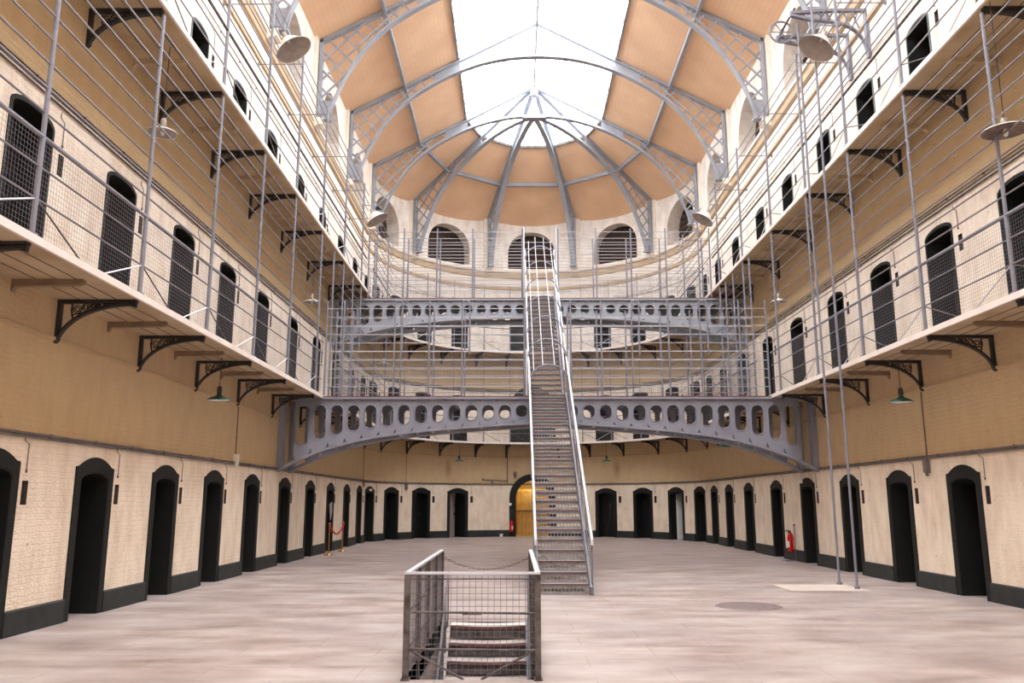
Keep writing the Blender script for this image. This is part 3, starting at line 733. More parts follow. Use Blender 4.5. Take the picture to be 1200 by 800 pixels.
# ------------------------------------------------------------------ gallery railings
def wire_panel(mb, a, b, d, z0, z1, pitch=.055, r=.0018):
    L_ = b - a; n = int(L_ / pitch)
    for k in range(n + 1):
        s = a + L_ * k / n; mb.tube([P3(s, d, z0), P3(s, d, z1)], r, 3, caps=False)
    m_ = int((z1 - z0) / pitch)
    for k in range(m_ + 1):
        z = z0 + (z1 - z0) * k / m_; mb.tube(pathpts(a, b, d, z), r, 3, caps=False)
def railing(lv, side, spans, posts, ztop, label, tall=True, up=0):
    """spans: path ranges; posts: path metres; rails from the slab to ztop"""
    zf = (0, Z1, Z2)[lv]; d = GW - .06
    x, y, _ = path(posts[0], d)
    t = thing('gallery_railing', label, 'railing', (x, y, zf), 0, 'gallery railings', world=True)
    for s in posts:
        mb = MB(); mb.tube([P3(s, d, zf), P3(s, d, zf + 1.12)], .030, 8)
        if tall: mb.tube([P3(s, d, zf + 1.1), P3(s, d, ztop)], .027, 8)
        mb.tube([P3(s, d, zf), P3(s, d, zf + .03)], .06, 8)
        mb.build('post', M['steel'], t)
        for sg in (-1, 1):
            q = s + sg * 1.0
            if any(a - .05 <= q <= b + .05 for a, b in spans):
                mb = MB(); mb.tube([P3(s, d, zf + .42), P3(q, d, zf + .02)], .011, 5); mb.build('stay', M['pale'] if sg < 0 else M['old_iron'], t)
    zs = [zf + .42, zf + .78]
    if tall:
        z = zf + 1.40
        while z < ztop - .02: zs.append(z); z += .285
    for z in zs:
        mb = MB()
        for a, b in spans: mb.tube(pathpts(a, b, d, z), .0135 if tall else .009, 6)
        mb.build('rail', M['wire'], t)
    if up:
        for z in [zf + 1.7 + .62 * k for k in range(10) if zf + 1.7 + .62 * k < up]:
            mb = MB(); mb.tube(pathpts(spans[0][0], spans[0][1], d, z), .009, 5); mb.build('rail', M['wire'], t)
        for s in posts[1:-1]:
            mb = MB(); mb.tube([P3(s, d, zf + 1.1), P3(s, d, up)], .016, 6); mb.build('post', M['wire'], t)
    mb = MB()
    for a, b in spans: mb.tube(pathpts(a, b, d, zf + 1.12), .026 if tall else .02, 8)
    mb.build('handrail', M['old_iron'] if lv == 2 else M['steel'], t)
    for a, b in spans:
        ps = sorted([a] + [p for p in posts if a < p < b] + [b])
        for p, q in zip(ps, ps[1:]):
            if q - p > .3 and not (lv == 2 and tall):
                mb = MB(); wire_panel(mb, p + .03, q - .03, d, zf + .04, zf + 1.1); mb.build('wire_mesh', M['wire'], t)
B1, B2 = (21.65, 22.95), (27.45, 28.7)
railing(1, 'left', [(5.5, B1[0] - .05), (B1[1], S1)], BY[1:] + [22.45, 25.2], 8.58, 'tall grey wire railing of the lower gallery along the left wall')
railing(1, 'right', [(S2, sr(B1[1])), (sr(B1[0] - .05), sr(8.5))], [sr(y) for y in BY[2:] + [23.1, 24.9, 25.8]], 8.58, 'tall grey wire railing of the lower gallery along the right wall')
railing(2, 'left', [(9.5, B2[0] - .05), (B2[1], S1)], BY[2:], 12.25, 'tall grey wire railing of the upper gallery along the left wall')
railing(2, 'right', [(S2, sr(B2[1])), (sr(B2[0] - .05), sr(9.5))], [sr(y) for y in BY[2:]], 12.25, 'tall grey wire railing of the upper gallery along the right wall')
railing(1, 'round', [(S1 + .1, S2 - .1)], [sa(a) for a in BA], 0, 'thin wire railing of the lower gallery round the end of the hall', tall=False, up=8.6)
railing(2, 'round', [(S1 + .1, S2 - .1)], [sa(a) for a in BA], 0, 'thin wire railing of the upper gallery round the end of the hall', tall=False, up=12.0)
# ties from the tall upper posts back to the wall
for side, ys in (('left', BY[3:]), ('right', BY[3:])):
    for k, yy in enumerate(ys):
        s = yy if side == 'left' else sr(yy); mb = MB(); mb.tube([P3(s, -.02, 12.0), P3(s, GW - .05, 12.0)], .014, 6)
        mb.tube([P3(s, -.01, 12.0), P3(s, .02, 12.0)], .05, 8)
        tag(mb.build('wall_tie', M['wire']), 'thin iron tie from upper gallery post to wall on the %s, %s from the front' % (side, ORD[k + 1]), 'tie', 'post ties of the upper gallery')

# ------------------------------------------------------------------ bridges
def bridge(Y0, Y1, zt, lab, drop_mid, drop_end, pitch, gm):
    t = thing('footbridge', lab, 'bridge', (XL, Y0, zt), 0, 'iron footbridges across the hall', world=True)
    DT = [(0, .65), (.6, .67), (1.8, .75), (3.15, .86), (4.26, .99), (5.0, 1.13), (5.74, 1.33), (6.1, 1.46), (6.46, 1.61), (6.7, 1.72), (7.1, 1.95)]
    def low(x):
        k = abs(x - XC)
        for (a, za), (b, zb) in zip(DT, DT[1:]):
            if k <= b: return zt - .03 - (za + (zb - za) * (k - a) / (b - a)) * drop_mid
        return zt - 1.9
    def girder(y):
        # web plate with round-ended slots
        mb = MB(); n = int(6.95 / pitch); th = .02
        cells = []
        for k in range(-n, n): cells.append((XC + (k) * pitch + pitch / 2 + 0.0))
        hr = .150; top = zt - .06
        for xc_ in cells:
            x0, x1 = xc_ - pitch / 2, xc_ + pitch / 2
            hb = low(xc_) + .15 + .17 * (abs(xc_ - XC) / 5.9) ** 2; hcen_t = zt - .21 - hr; hcen_b = min(hcen_t - .02, hb + hr)
            if abs(xc_ - XC) < .62 or abs(xc_ - XC) > 6.85:
                vs = [(x0, low(x0)), (x1, low(x1)), (x1, zt), (x0, zt)]
                mb.prism(vs, y - th, y + th); continue
            m_ = 6; hole = []
            for i in range(m_ + 1): a = PI * i / m_; hole.append((xc_ + hr * math.cos(a), hcen_t + hr * math.sin(a)))
            for i in range(m_ + 1): a = PI + PI * i / m_; hole.append((xc_ + hr * math.cos(a), hcen_b + hr * math.sin(a)))
            outer = []
            for i, (hx, hz) in enumerate(hole):
                if i <= m_:
                    f_ = i / m_
                    if f_ < .25: outer.append((x1, hcen_t + (zt - hcen_t) * f_ / .25))
                    elif f_ <= .75: outer.append((x1 + (x0 - x1) * (f_ - .25) / .5, zt))
                    else: outer.append((x0, zt + (hcen_t - zt) * (f_ - .75) / .25))
                else:
                    f_ = (i - m_ - 1) / m_
                    if f_ < .25: outer.append((x0, hcen_b + (low(x0) - hcen_b) * f_ / .25))
                    elif f_ <= .75: xx = x0 + (x1 - x0) * (f_ - .25) / .5; outer.append((xx, low(xx)))
                    else: outer.append((x1, low(x1) + (hcen_b - low(x1)) * (f_ - .75) / .25))
            mb.band(outer, hole, y - th, y + th, closed=True)
            # raised rim round the slot
            mb.tube([(hx, y - th - .004, hz) for hx, hz in [(xc_ + (px - xc_) * 1.1, pz) for px, pz in hole]], .016, 5, closed=True)
        g = mb.build('girder', M[gm], t, fix=True)
        mb = MB(); xs = [XL + .02 + (XR - XL - .04) * i / 48 for i in range(49)]
        mb.band([(x, low(x) + .03) for x in xs], [(x, low(x) - .03) for x in xs], y - .13, y + .13)
        mb.build('bottom_flange', M[gm], g, fix=True)
        mb = MB(); mb.box(XL + .02, XR - .02, y - .12, y + .12, zt - .07, zt - .02); mb.build('top_flange', M[gm], g)
    girder(Y0 + .06); girder(Y1 - .12)
    mb = MB()
    mb.box(XL + .01, XR - .01, Y0 - .06, Y1, zt - .02, zt + .012); mb.build('deck', M['rust'], t)
    for x in [XL + 1.6 + i * 1.5 for i in range(8)]:
        mb = MB(); mb.box(x - .05, x + .05, Y0 + .08, Y1 - .14, zt - .2, zt - .06); mb.build('cross_beam', M[gm], t)
    for x0, x1 in ((XL, XL + .14), (XR - .14, XR)):
        for y in (Y0 + .06, Y1 - .12):
            mb = MB(); mb.box(x0, x1, y - .13, y + .13, zt - drop_end - .1, zt - .06); mb.build('end_post', M[gm], t)
    return t
bridge(B1[0], B1[1], 4.34, 'lower arched iron footbridge with oval slots across the hall', 1.0, 1.75, .4423, 'girder')
bridge(B2[0], B2[1], 8.44, 'upper arched iron footbridge with oval slots across the hall', .85, 1.5, .4423, 'truss')
def bridge_rail(Y, zt, ztop, gap, lab, posts, hooped):
    t = thing('bridge_railing', lab, 'railing', (XL + GW, Y, zt), 0, 'railings of the footbridges', world=True)
    spans = [(XL + GW - .02, gap[0]), (gap[1], XR - GW + .02)] if gap else [(XL + GW - .02, XR - GW + .02)]
    for x in posts:
        mb = MB()
        if x in hooped:
            mb.tube([(x - .0, Y, zt + .02), (x, Y, ztop - .1), (x + .03, Y, ztop - .02), (x + .1, Y, ztop), (x + .17, Y, ztop - .02), (x + .2, Y, ztop - .1), (x + .2, Y, zt + 1.1)], .022, 6)
        else: mb.tube([(x, Y, zt + .02), (x, Y, ztop)], .026, 6)
        mb.build('post', M['steel'], t)
    z = zt + .25; zs = []
    while z < ztop: zs.append(z); z += .235
    for z in zs:
        mb = MB()
        for a, b in spans: mb.tube([(a, Y, z), (b, Y, z)], .0105, 6)
        mb.build('rail', M['railgrey'], t)
    for a, b in spans:
        mb = MB(); n = int((b - a) / .055)
        for k in range(n + 1): x = a + (b - a) * k / n; mb.tube([(x, Y, zt + .04), (x, Y, zt + 1.1)], .0022, 3, caps=False)
        for k in range(20): z = zt + .04 + k * .0555; mb.tube([(a, Y, z), (b, Y, z)], .0022, 3, caps=False)
        mb.build('wire_mesh', M['wire'], t)
STX0, STX1 = .40, 1.32
PX = [XL + GW, -4.6, -3.23, -2.3, -1.42, .25, 1.48, 2.3, 3.12, 4.1, 4.95, 6.0, XR - GW]
bridge_rail(B1[0] + .02, 4.36, 6.95, (.25, 1.48), 'front wire railing with tall posts on the lower footbridge', PX, [-3.23, -1.42, 3.12, 4.95])
bridge_rail(B1[1] - .05, 4.36, 6.95, (.25, 1.48), 'rear wire railing with tall posts on the lower footbridge', PX, [])
PX2 = [XL + GW, -3.85, -2.7, -1.47, .25, 1.48, 2.8, 4.0, 5.2, XR - GW]
bridge_rail(B2[0] + .02, 8.46, 10.95, (.25, 1.48), 'front wire railing with tall posts on the upper footbridge', PX2, [])
bridge_rail(B2[1] - .05, 8.46, 10.95, None, 'rear wire railing with tall posts on the upper footbridge', PX2, [])

# ------------------------------------------------------------------ staircases
def make_riser_mesh():
    mb = MB(); W = STX1 - STX0 - .06; n = 13; cw = W / n; h = .165; r_ = .031; cz = .08
    for k in range(n):
        x0 = -W / 2 + k * cw; x1 = x0 + cw; xc_ = (x0 + x1) / 2
        hole = [(xc_ + r_ * math.cos(PI * i / 4), cz + r_ * math.sin(PI * i / 4)) for i in range(8)]
        outer = [(x1, cz), (x1, h), (xc_, h), (x0, h), (x0, cz), (x0, 0), (xc_, 0), (x1, 0)]
        mb.band(outer, hole, -.004, .004, closed=True)
    return mb
def staircase(name, lab, Yb, zb, Yt, zt, n, grp):
    t = thing(name, lab, 'staircase', ((STX0 + STX1) / 2, Yb, zb), 0, grp, world=False)
    go = (Yt - Yb) / n; ri = (zt - zb) / n; W = STX1 - STX0
    tr = rs = None
    for k in range(n):
        y, z = go * k, ri * (k + 1)
        if tr is None:
            mb = MB(); mb.box(-W/2 + .02, W/2 - .02, .012, go + .03, -.018, 0); tr = mb.build('tread', M['tread'], t); a = tr
            mb = MB(); mb.box(-W/2 + .02, W/2 - .02, -.010, .012, -.018, .003); nz = mb.build('nosing', M['rust'], tr)
            mb = make_riser_mesh(); rs = mb.build('riser', M['riser'], t, fix=True); b = rs
        else:
            a = tr.copy(); col.objects.link(a); a.parent = t; q = nz.copy(); col.objects.link(q); q.parent = a
            b = rs.copy(); col.objects.link(b); b.parent = t
        a.location = (0, y, z); b.location = (0, y + .02, z - .03 - .165 + .0)
        b.scale = (1, 1, (ri - .02) / .165); b.location.z = z - ri + .0
    th = math.atan2(zt - zb, Yt - Yb); vx = Vector((0, math.cos(th), math.sin(th))); up_ = Vector((0, -math.sin(th), math.cos(th)))
    for sg in (-1, 1):
        mb = MB(); x = sg * (W / 2 + .012)
        p0 = Vector((x, -.12, -.0)); p1 = Vector((x, Yt - Yb, zt - zb))
        # stringer as an open web: two chords and zigzag
        a0, a1 = p0 + up_ * .10 + Vector((0, 0, .05)), p1 + up_ * .10; b0_, b1_ = p0 + Vector((0, .12, 0)) - up_ * .0, p1 - up_ * .16
        mb.bar(a0, a1, .035, .03, up=up_); mb.bar(b0_, b1_, .035, .035, up=up_)
        mb.bar(a0.lerp(b0_, .5), a1.lerp(b1_, .5), .012, .16, up=up_)
        mb.build('stringer', M['steel'], t)
        mb = MB(); hx = x + sg * .03
        h0 = Vector((hx, -.1, .98)); h1 = Vector((hx, Yt - Yb, zt - zb + .95))
        mb.tube([(hx, -.14, .86), h0 + Vector((0, -.03, -.03)), h0, h1], .027, 8)
        mb.build('handrail', M['pale'], t)
        for f_ in (.33, .66):
            mb = MB(); q0 = h0.lerp(Vector((hx, -.1, .1)), f_); q1 = h1.lerp(Vector((hx, Yt - Yb, zt - zb + .1)), f_); mb.tube([q0, q1], .012, 6); mb.build('rail', M['wire'], t)
        nb = 7
        for k in range(nb):
            f_ = k / (nb - 1); q = h0.lerp(h1, f_); mb = MB(); zz = max(.0, (zt - zb) * f_ - .05)
            mb.tube([(q.x, q.y, zz), (q.x, q.y, q.z)], .018, 6); mb.build('baluster', M['steel'], t)
    return t
staircase('lower_staircase', 'steep perforated iron staircase rising from the floor to the lower footbridge', 15.25, 0, B1[0] - .02, 4.36, 24, 'the two stair flights')
staircase('upper_staircase', 'steep caged iron staircase rising from the lower to the upper footbridge', B1[1] + .0, 4.36, B2[0] - .02, 8.46, 23, 'the two stair flights')
# cage over the upper flight
cg = thing('stair_cage', 'pale barrel shaped bar cage of hoops over the upper staircase', 'cage', (XC, 20.7, 4.5), 0, None, world=True)
CA, CB = Vector((.86, 20.75, 4.55)), Vector((.86, 27.9, 9.95))
def hoop(p, r_=.51, h=.5): return [(p.x - r_, p.y, p.z - .35), (p.x - r_, p.y, p.z)] + [(p.x - r_ * math.cos(PI * i / 12), p.y, p.z + h * math.sin(PI * i / 12)) for i in range(1, 12)] + [(p.x + r_, p.y, p.z), (p.x + r_, p.y, p.z - .35)]
for k in range(7):
    p = CA.lerp(CB, k / 6); mb = MB(); mb.tube(hoop(p), .022, 6); mb.build('hoop', M['steel'], cg)
for an in (0, 40, 72, 106, 140, 180):
    a = math.radians(an); off = Vector((-.51 * math.cos(a), 0, .5 * math.sin(a)))
    mb = MB(); mb.tube([CA + off, CB + off, CB + off + Vector((0, .3, .45))], .012 if 0 < an < 180 else .026, 6); mb.build('bar', M['pale'], cg)
for x in (.30, 1.42):
    mb = MB(); mb.tube([(x, B2[0] - .05, 8.5), (x, B2[0] - .05, 11.0)], .026, 6); mb.build('post', M['pale'], cg)
    mb = MB(); mb.tube([(x, B1[0] - .06, 4.36), (x, B1[0] - .06, 5.6)], .026, 6); mb.build('post', M['pale'], cg)
# chain across the foot of the stair
def chain(name, a, b, sag, lab, r_=.012, m='iron'):
    a, b = Vector(a), Vector(b); n = int((b - a).length / .034); mb = MB()
    for k in range(n):
        f_ = (k + .5) / n; p = a.lerp(b, f_); p.z -= sag * 4 * f_ * (1 - f_); rot = k % 2
        ring_ = []
        for i in range(8):
            c_, s_ = math.cos(2 * PI * i / 8), math.sin(2 * PI * i / 8)
            ring_.append((p.x + .022 * c_, p.y + (r_ * s_ if rot else 0), p.z + (0 if rot else r_ * s_) - (0)))
        mb.tube(ring_, .0038, 4, closed=True)
    return tag(mb.build(name, M[m]), lab, 'chain')
chain('chain', (STX0, 15.14, .78), (STX1 + .05, 15.14, .82), .32, 'dark chain hung across the foot of the iron staircase')

# ------------------------------------------------------------------ stairwell in the foreground
wr = thing('stairwell_railing', 'grey mesh railing round the sunken stairwell in the foreground', 'railing', (WX0, WY0, 0), 0, None, world=True)
HZ = .955
corners = [(WX0 + .01, WY1 - .02), (WX0 + .01, WY0), (WX1 - .01, WY0), (WX1 - .01, WY1 - .02)]
def wp(name, m, fn): mb = MB(); fn(mb); return mb.build(name, M[m], wr)
wp('handrail', 'pale', lambda b: (b.bar((*corners[0], HZ), (*corners[1], HZ), .05, .02), b.bar((corners[1][0] - .025, corners[1][1], HZ), (corners[2][0] + .025, corners[2][1], HZ), .05, .02), b.bar((*corners[2], HZ), (*corners[3], HZ), .05, .02)))
for x in (corners[0][0], corners[2][0]):
    for k in range(5):
        y = corners[1][1] + (corners[0][1] - corners[1][1]) * k / 4
        wp('post', 'old_iron', lambda b: (b.box(x - .028, x + .028, y - .028, y + .028, -.2, HZ - .015), b.box(x - .04, x + .04, y - .06, y + .06, 0, .012)))
for (xa, ya), (xb, yb) in zip(corners, corners[1:]):
    for z in (.60, .27, .9):
        wp('rail', 'old_iron', lambda b: b.tube([(xa, ya, z), (xb, yb, z - (.012 if z < .9 else 0))], .011 if z < .9 else .006, 6))
    def meshp(b):
        L_ = math.hypot(xb - xa, yb - ya); n = int(L_ / .057)
        for k in range(n + 1):
            f_ = k / n; X, Y = xa + (xb - xa) * f_, ya + (yb - ya) * f_; b.tube([(X, Y, .02), (X, Y, HZ - .02)], .0026, 3, caps=False)
        for k in range(17): z = .03 + k * .0565; b.tube([(xa, ya, z), (xb, yb, z)], .0026, 3, caps=False)
    wp('wire_mesh', 'wire', meshp)
wp('stay', 'old_iron', lambda b: b.tube([(WX0 + .02, WY0 + .01, .27), (-.48, WY0 + .01, 0)], .011, 6))
wp('stay', 'old_iron', lambda b: b.tube([(WX1 - .02, WY0 + .01, .27), (-.32, WY0 + .01, 0)], .011, 6))
wp('bar', 'old_iron', lambda b: b.box(-.50, -.32, WY0 - .01, WY0 + .02, .575, .60))
chain('chain', (WX0 + .03, WY1 - .02, .86), (WX1 - .03, WY1 - .02, .86), .16, 'dark chain hung across the open end of the sunken stairwell')
ws = thing('basement_staircase', 'worn iron steps leading down inside the sunken stairwell', 'staircase', ((WX0 + WX1) / 2, WY1, 0), 0, None, world=True)
for k in range(13):
    y = 11.56 - .25 * k; z = -.18 * k
    n = 8; mb = MB()
    front = [(-.87 + 1.01 * i / n, y - 0 + .0) for i in range(n + 1)]
    pr = [(-.87 + 1.01 * i / n, z - .014 * math.sin(PI * i / n)) for i in range(n + 1)]
    mb.band(pr, [(x, zz - .03) for x, zz in pr], y, y + .29); a = mb.build('tread', M['white'] if k == 0 else M['stone'], ws, fix=True)
    mb = MB(); mb.band([(x, zz - .004) for x, zz in pr], [(x, zz - .04) for x, zz in pr], y - .012, y); mb.build('nosing', M['rust'], a, fix=True)
    mb = MB(); mb.box(-.86, .13, y + .02, y + .03, z - .17, z - .03); mb.box(-.86, .13, y + .014, y + .02, z - .11, z - .10); mb.build('riser', M['old_iron'], ws)
for x in (-.90, .165):
    mb = MB(); mb.bar((x, WY1 - .02, .02 - .06), (x, 11.56 - 3.25, -.18 * 13 - .06), .05, .2, up=(0, 0, 1)); mb.build('stringer', M['stone'] if x < 0 else M['steel'], ws)
    mb = MB()
    for k in range(9): mb.tube([(x, 11.5 - .36 * k, -.26 * k - .02), (x, 11.5 - .36 * k, -.26 * k + .7)], .011, 5)
    mb.tube([(x, 11.5, .7), (x, 8.3, -1.6)], .016, 6); mb.build('balustrade', M['wire'], ws)

# ------------------------------------------------------------------ pipes and cables on the walls
def pipe(name, lab, zd, r_, m='conduit', a=S0 + 13, b=S3 - 13, clips=1.2):
    mb = MB()
    for z, d in zd: mb.tube(pathpts(a, b, d, z, .5), r_, 6)
    s = a + .4
    while s < b and clips: z, d = zd[0]; mb.tube([P3(s, 0, z), P3(s, d + .012, z)], r_ * 1.6, 6); s += clips
    return tag(mb.build(name, M[m]), lab, 'pipe', 'pipes running round the walls')
pipe('wall_conduit', 'grey conduit running round the hall just above the ground floor doors', [(2.47, .03), (2.43, .025)], .018)
pipe('wall_cable', 'dark paired cables running round the hall above the middle floor doors', [(7.02, .03), (6.95, .03), (6.90, .02)], .013, 'old_iron')
pipe('wall_conduit', 'thin conduit running round the hall above the top floor doors', [(11.32, .03)], .012)
BRs = {}
def fitting(s, z, drop, side, lab, box=False, bm='white'):
    x, y, rz = path(s, 0); t = thing('cable_drop', lab, 'cable', (x, y, z), rz, 'cables dropping down the walls')
    mb = MB(); mb.tube([(.02, 0, 0), (.02, 0, -drop)], .010, 5); mb.build('cable', M['old_iron'], t)
    mb = MB(); mb.box(0, .09, -.06, .06, -drop - .24, -drop); mb.tube([(.05, 0, -drop - .3), (.05, 0, -drop - .24)], .03, 8); mb.build('junction_box', M[bm], t)
fitting(18.36, 3.7, 1.05, 'left', 'thin cable with white junction box below the fourth left bracket')
fitting(sa(4), 3.7, 1.2, 'left', 'thin cable with grey box near the rope barrier', bm='conduit')
fitting(sa(35.3), 3.7, 1.3, 'round', 'thin cable with grey box between two doors left of the archway', bm='conduit')
fitting(sr(15.9), 3.7, 1.3, 'right', 'thin cable with grey box between the tall rods and the near doors', bm='conduit')
mb = MB(); mb.tube([P3(sa(80), .04, 4.3), P3(sa(80), .04, 2.5)], .025, 6); mb.tube([P3(sa(80), .04, 2.62), P3(sa(70), .04, 2.66)], .02, 6); mb.tube([P3(sa(74), .04, 2.6), P3(sa(74), .05, 2.38)], .05, 8); mb.tube([P3(sa(70), .04, 2.62), P3(sa(70), .04, 2.72)], .04, 6)
tag(mb.build('valve_pipe', M['conduit']), 'old pipe with valve left of the lit archway', 'pipe')
mb = MB(); mb.lathe([(.0, .12), (.07, .1), (.1, .0), (.07, -.1), (0, -.12)], P3(sa(83), .12, 2.95), 12)
tag(mb.build('alarm_bell', M['conduit'], smooth=True), 'round grey bell on wall above the lit archway edge', 'bell')

# ------------------------------------------------------------------ lamps
def shade_parts(t, dia, h, m_out, m_in, tilt=0., rzz=0.):
    mt = Matrix.Rotation(rzz, 3, 'Z') @ Matrix.Rotation(tilt, 3, 'Y'); r_ = dia / 2
    mb = MB(); mb.lathe([(.03, 0), (.035, -.05), (r_ * .35, -.09), (r_ * .75, -h * .75), (r_, -h), (r_ + .006, -h - .012)], n=24, mtx=mt)
    s_ = mb.build('lamp_shade', M[m_out], t, smooth=True)
    mb = MB(); mb.lathe([(.02, -.055), (r_ * .33, -.1), (r_ * .72, -h * .78), (r_ - .005, -h - .005)], n=24, mtx=mt); mb.build('shade_lining', M[m_in], s_, smooth=True)
    mb = MB(); mb.lathe([(.0, .1), (.03, .1), (.045, .06), (.045, -.03), (.03, -.05)], n=12, mtx=mt); mb.build('lamp_cap', M['iron' if m_out == 'green' else 'inner'], t, smooth=True)
    mb = MB(); mb.lathe([(0, -.19), (.025, -.17), (.035, -.13), (.02, -.07)], n=10, mtx=mt); mb.build('bulb', M['white'], t, smooth=True)
def hang_lamp(name, s, d, z, ztop, dia, lab, grp, m='green', src=None):
    x, y, rz = path(s, d); 
    if src: return copy_thing(src, (x, y, z), rz, lab, grp)
    t = thing(name, lab, 'lamp', (x, y, z), rz, grp)
    shade_parts(t, dia, dia * (.38 if m == 'green' else .16 if dia > .6 else .3), m, 'white' if m == 'green' else 'worn' if dia > .6 else 'inner')
    mb = MB(); mb.tube([(0, 0, .08), (0, 0, ztop - z)], .007, 5); mb.build('flex', M['iron'], t); return t
G_ = 'green enamel lamps under the lower gallery'
g0 = hang_lamp('pendant_lamp', 15.45, .62, 3.66, Z1 - .07, .43, 'dark green pendant lamp under the lower gallery on the left wall, nearest the camera', G_)
for s, d, lab in ((26.6, .62, 'dark green pendant lamp under the lower gallery on the left, beyond the footbridge'), (sr(15.45), .62, 'dark green pendant lamp under the lower gallery on the right wall, nearest the camera'),
                  (sr(28.5), .7, 'dark green pendant lamp under the lower gallery on the right, beyond the footbridge'), (sa(55.5), 1.0, 'small green pendant lamp in the round end, left of the staircase'), (sa(124), 1.0, 'small green pendant lamp in the round end, right of the staircase')):
    hang_lamp('', s, d, 3.62, Z1 - .07, .43, lab, G_, src=g0)
W_ = 'white lamps under the upper gallery'
w0 = hang_lamp('pendant_lamp', 11.9, .75, 7.35, Z2 - .07, .44, 'white pendant lamp under the upper gallery on the left, nearest the camera', W_, m='white')
for s, d, lab in ((22.3, .55, 'white pendant lamp under the upper gallery on the left, above the footbridge'), (sr(22.3), .55, 'white pendant lamp under the upper gallery on the right, above the footbridge'),
                  (S1 - .6, .9, 'white pendant lamp where the left gallery meets the round end')):
    hang_lamp('', s, d, 7.2, Z2 - .07, .44, lab, W_, src=w0)
t = hang_lamp('pendant_lamp', sr(10.75), GW - .1, 6.78, Z2 - .07, .62, 'wide flat pendant lamp with stained underside by the nearest railing post on the right', W_, m='white')
# flood lamps on the tall posts of the upper gallery
def post_lamp(s, lab, src=None):
    x, y, rz = path(s, GW + .22)
    if src: return copy_thing(src, (x, y, 11.25), rz, lab, F_)
    t = thing('post_lamp', lab, 'lamp', (x, y, 11.25), rz, F_)
    shade_parts(t, .78, .36, 'white', 'inner', tilt=-.55)
    mb = MB(); mb.tube([(0, 0, .08), (-.06, 0, .22), (-.26, 0, .22)], .018, 6); mb.tube([(-.30, 0, .19), (-.30, 0, .25)], .045, 8); mb.build('arm', M['steel'], t)
    return t
F_ = 'large white lamps on the upper gallery posts'
f0 = post_lamp(15.85, 'large white lamp on upper gallery post on the left, nearest the camera')
for s, lab in ((26.55, 'large white lamp on upper gallery post on the left, nearer the round end'), (sr(15.85), 'large white lamp on upper gallery post on the right, beside the hoist wheel'), (sr(26.55), 'large white lamp on upper gallery post on the right, nearer the round end')):
    post_lamp(s, lab, f0)
A_ = 'small gooseneck lamps round the end wall'
def goose(s, lab, src=None):
    x, y, rz = path(s, 0)
    if src: return copy_thing(src, (x, y, 11.3), rz, lab, A_)
    t = thing('gooseneck_lamp', lab, 'lamp', (x, y, 11.3), rz, A_); h = bpy.data.objects.new('lamp_head', None)
    mb = MB(); mb.tube([(0, .28, -.7), (.05, .28, -.1), (.1, .2, .1), (.2, .05, .13), (.25, 0, .02), (.25, 0, -.06)], .016, 6); mb.build('arm', M['steel'], t)
    mb = MB(); mb.lathe([(.03, 0), (.05, -.08), (.12, -.16), (.25, -.25)], (.25, 0, -.05), 20); mb.build('lamp_shade', M['inner'], t, smooth=True)
    bpy.data.objects.remove(h)
    return t
q0 = goose(sa(55), 'gooseneck lamp high on the round end wall, left of the staircase')
goose(sa(125.5), 'gooseneck lamp high on the round end wall, right of the staircase', q0)

# ------------------------------------------------------------------ hoist on the right wall and its two long rods
t = thing('hoist', 'grey iron hoist with spoked wheel bracketed to the upper right wall', 'hoist', (XR, 17.3, 12.2), 0, None, world=True)
for y in (16.75, 17.75):
    mb = MB(); X = lambda v: XR - v
    mb.band([(X(0), 12.42), (X(.8), 12.42), (X(1.72), 12.36)], [(X(0), 12.36), (X(.8), 12.36), (X(1.72), 12.30)], y - .05, y + .05)
    cv = dense([(.06, 11.35), (.16, 11.72), (.4, 11.98), (.8, 12.12), (1.3, 12.18), (1.72, 12.28)], 3)
    mb.band([(X(a), b + .025) for a, b in cv], [(X(a), b - .025) for a, b in cv], y - .05, y + .05)
    mb.box(X(.07), X(0), y - .06, y + .06, 11.25, 12.42)
    for k in range(8): a = .2 + k * .19; mb.bar((X(a), y, 12.38), (X(a + .14), y, 12.0 + k * .03), .03, .02, up=(0, 1, 0)); mb.bar((X(a + .14), y, 12.38), (X(a), y, 11.95 + k * .035), .03, .02, up=(0, 1, 0))
    mb.build('bracket', M['steel'], t, fix=True)
mb = MB(); wc = Vector((XR - 1.62, 17.65, 12.42))
mb.tube([(wc.x + .27 * math.cos(2*PI*k/24), wc.y, wc.z + .27 * math.sin(2*PI*k/24)) for k in range(24)], .026, 6, closed=True)
for k in range(6): a = PI * k / 3; mb.tube([wc, (wc.x + .27 * math.cos(a), wc.y, wc.z + .27 * math.sin(a))], .014, 5)
mb.tube([(wc.x, wc.y - .08, wc.z), (wc.x, wc.y + .08, wc.z)], .04, 8); mb.build('wheel', M['steel'], t)
mb = MB(); mb.tube([(wc.x, 16.7, wc.z), (wc.x, 17.85, wc.z)], .022, 6); mb.build('axle', M['iron'], t)
for (x, y, zt, lab) in ((6.44, 17.06, 12.3, 'tall thin grey rod standing on the floor, farther of the two by the right wall'), (6.46, 16.24, 12.3, 'tall thin grey rod standing on the floor, nearer of the two by the right wall')):
    mb = MB(); mb.tube([(x, y, .0), (x, y, 3), (x - .03, y, 8), (x - .03, y, zt)], .024, 8); mb.tube([(x, y, 0), (x, y, .05)], .05, 8)
    tag(mb.build('hoist_rod', M['steel']), lab, 'rod', 'the two long hoist rods')

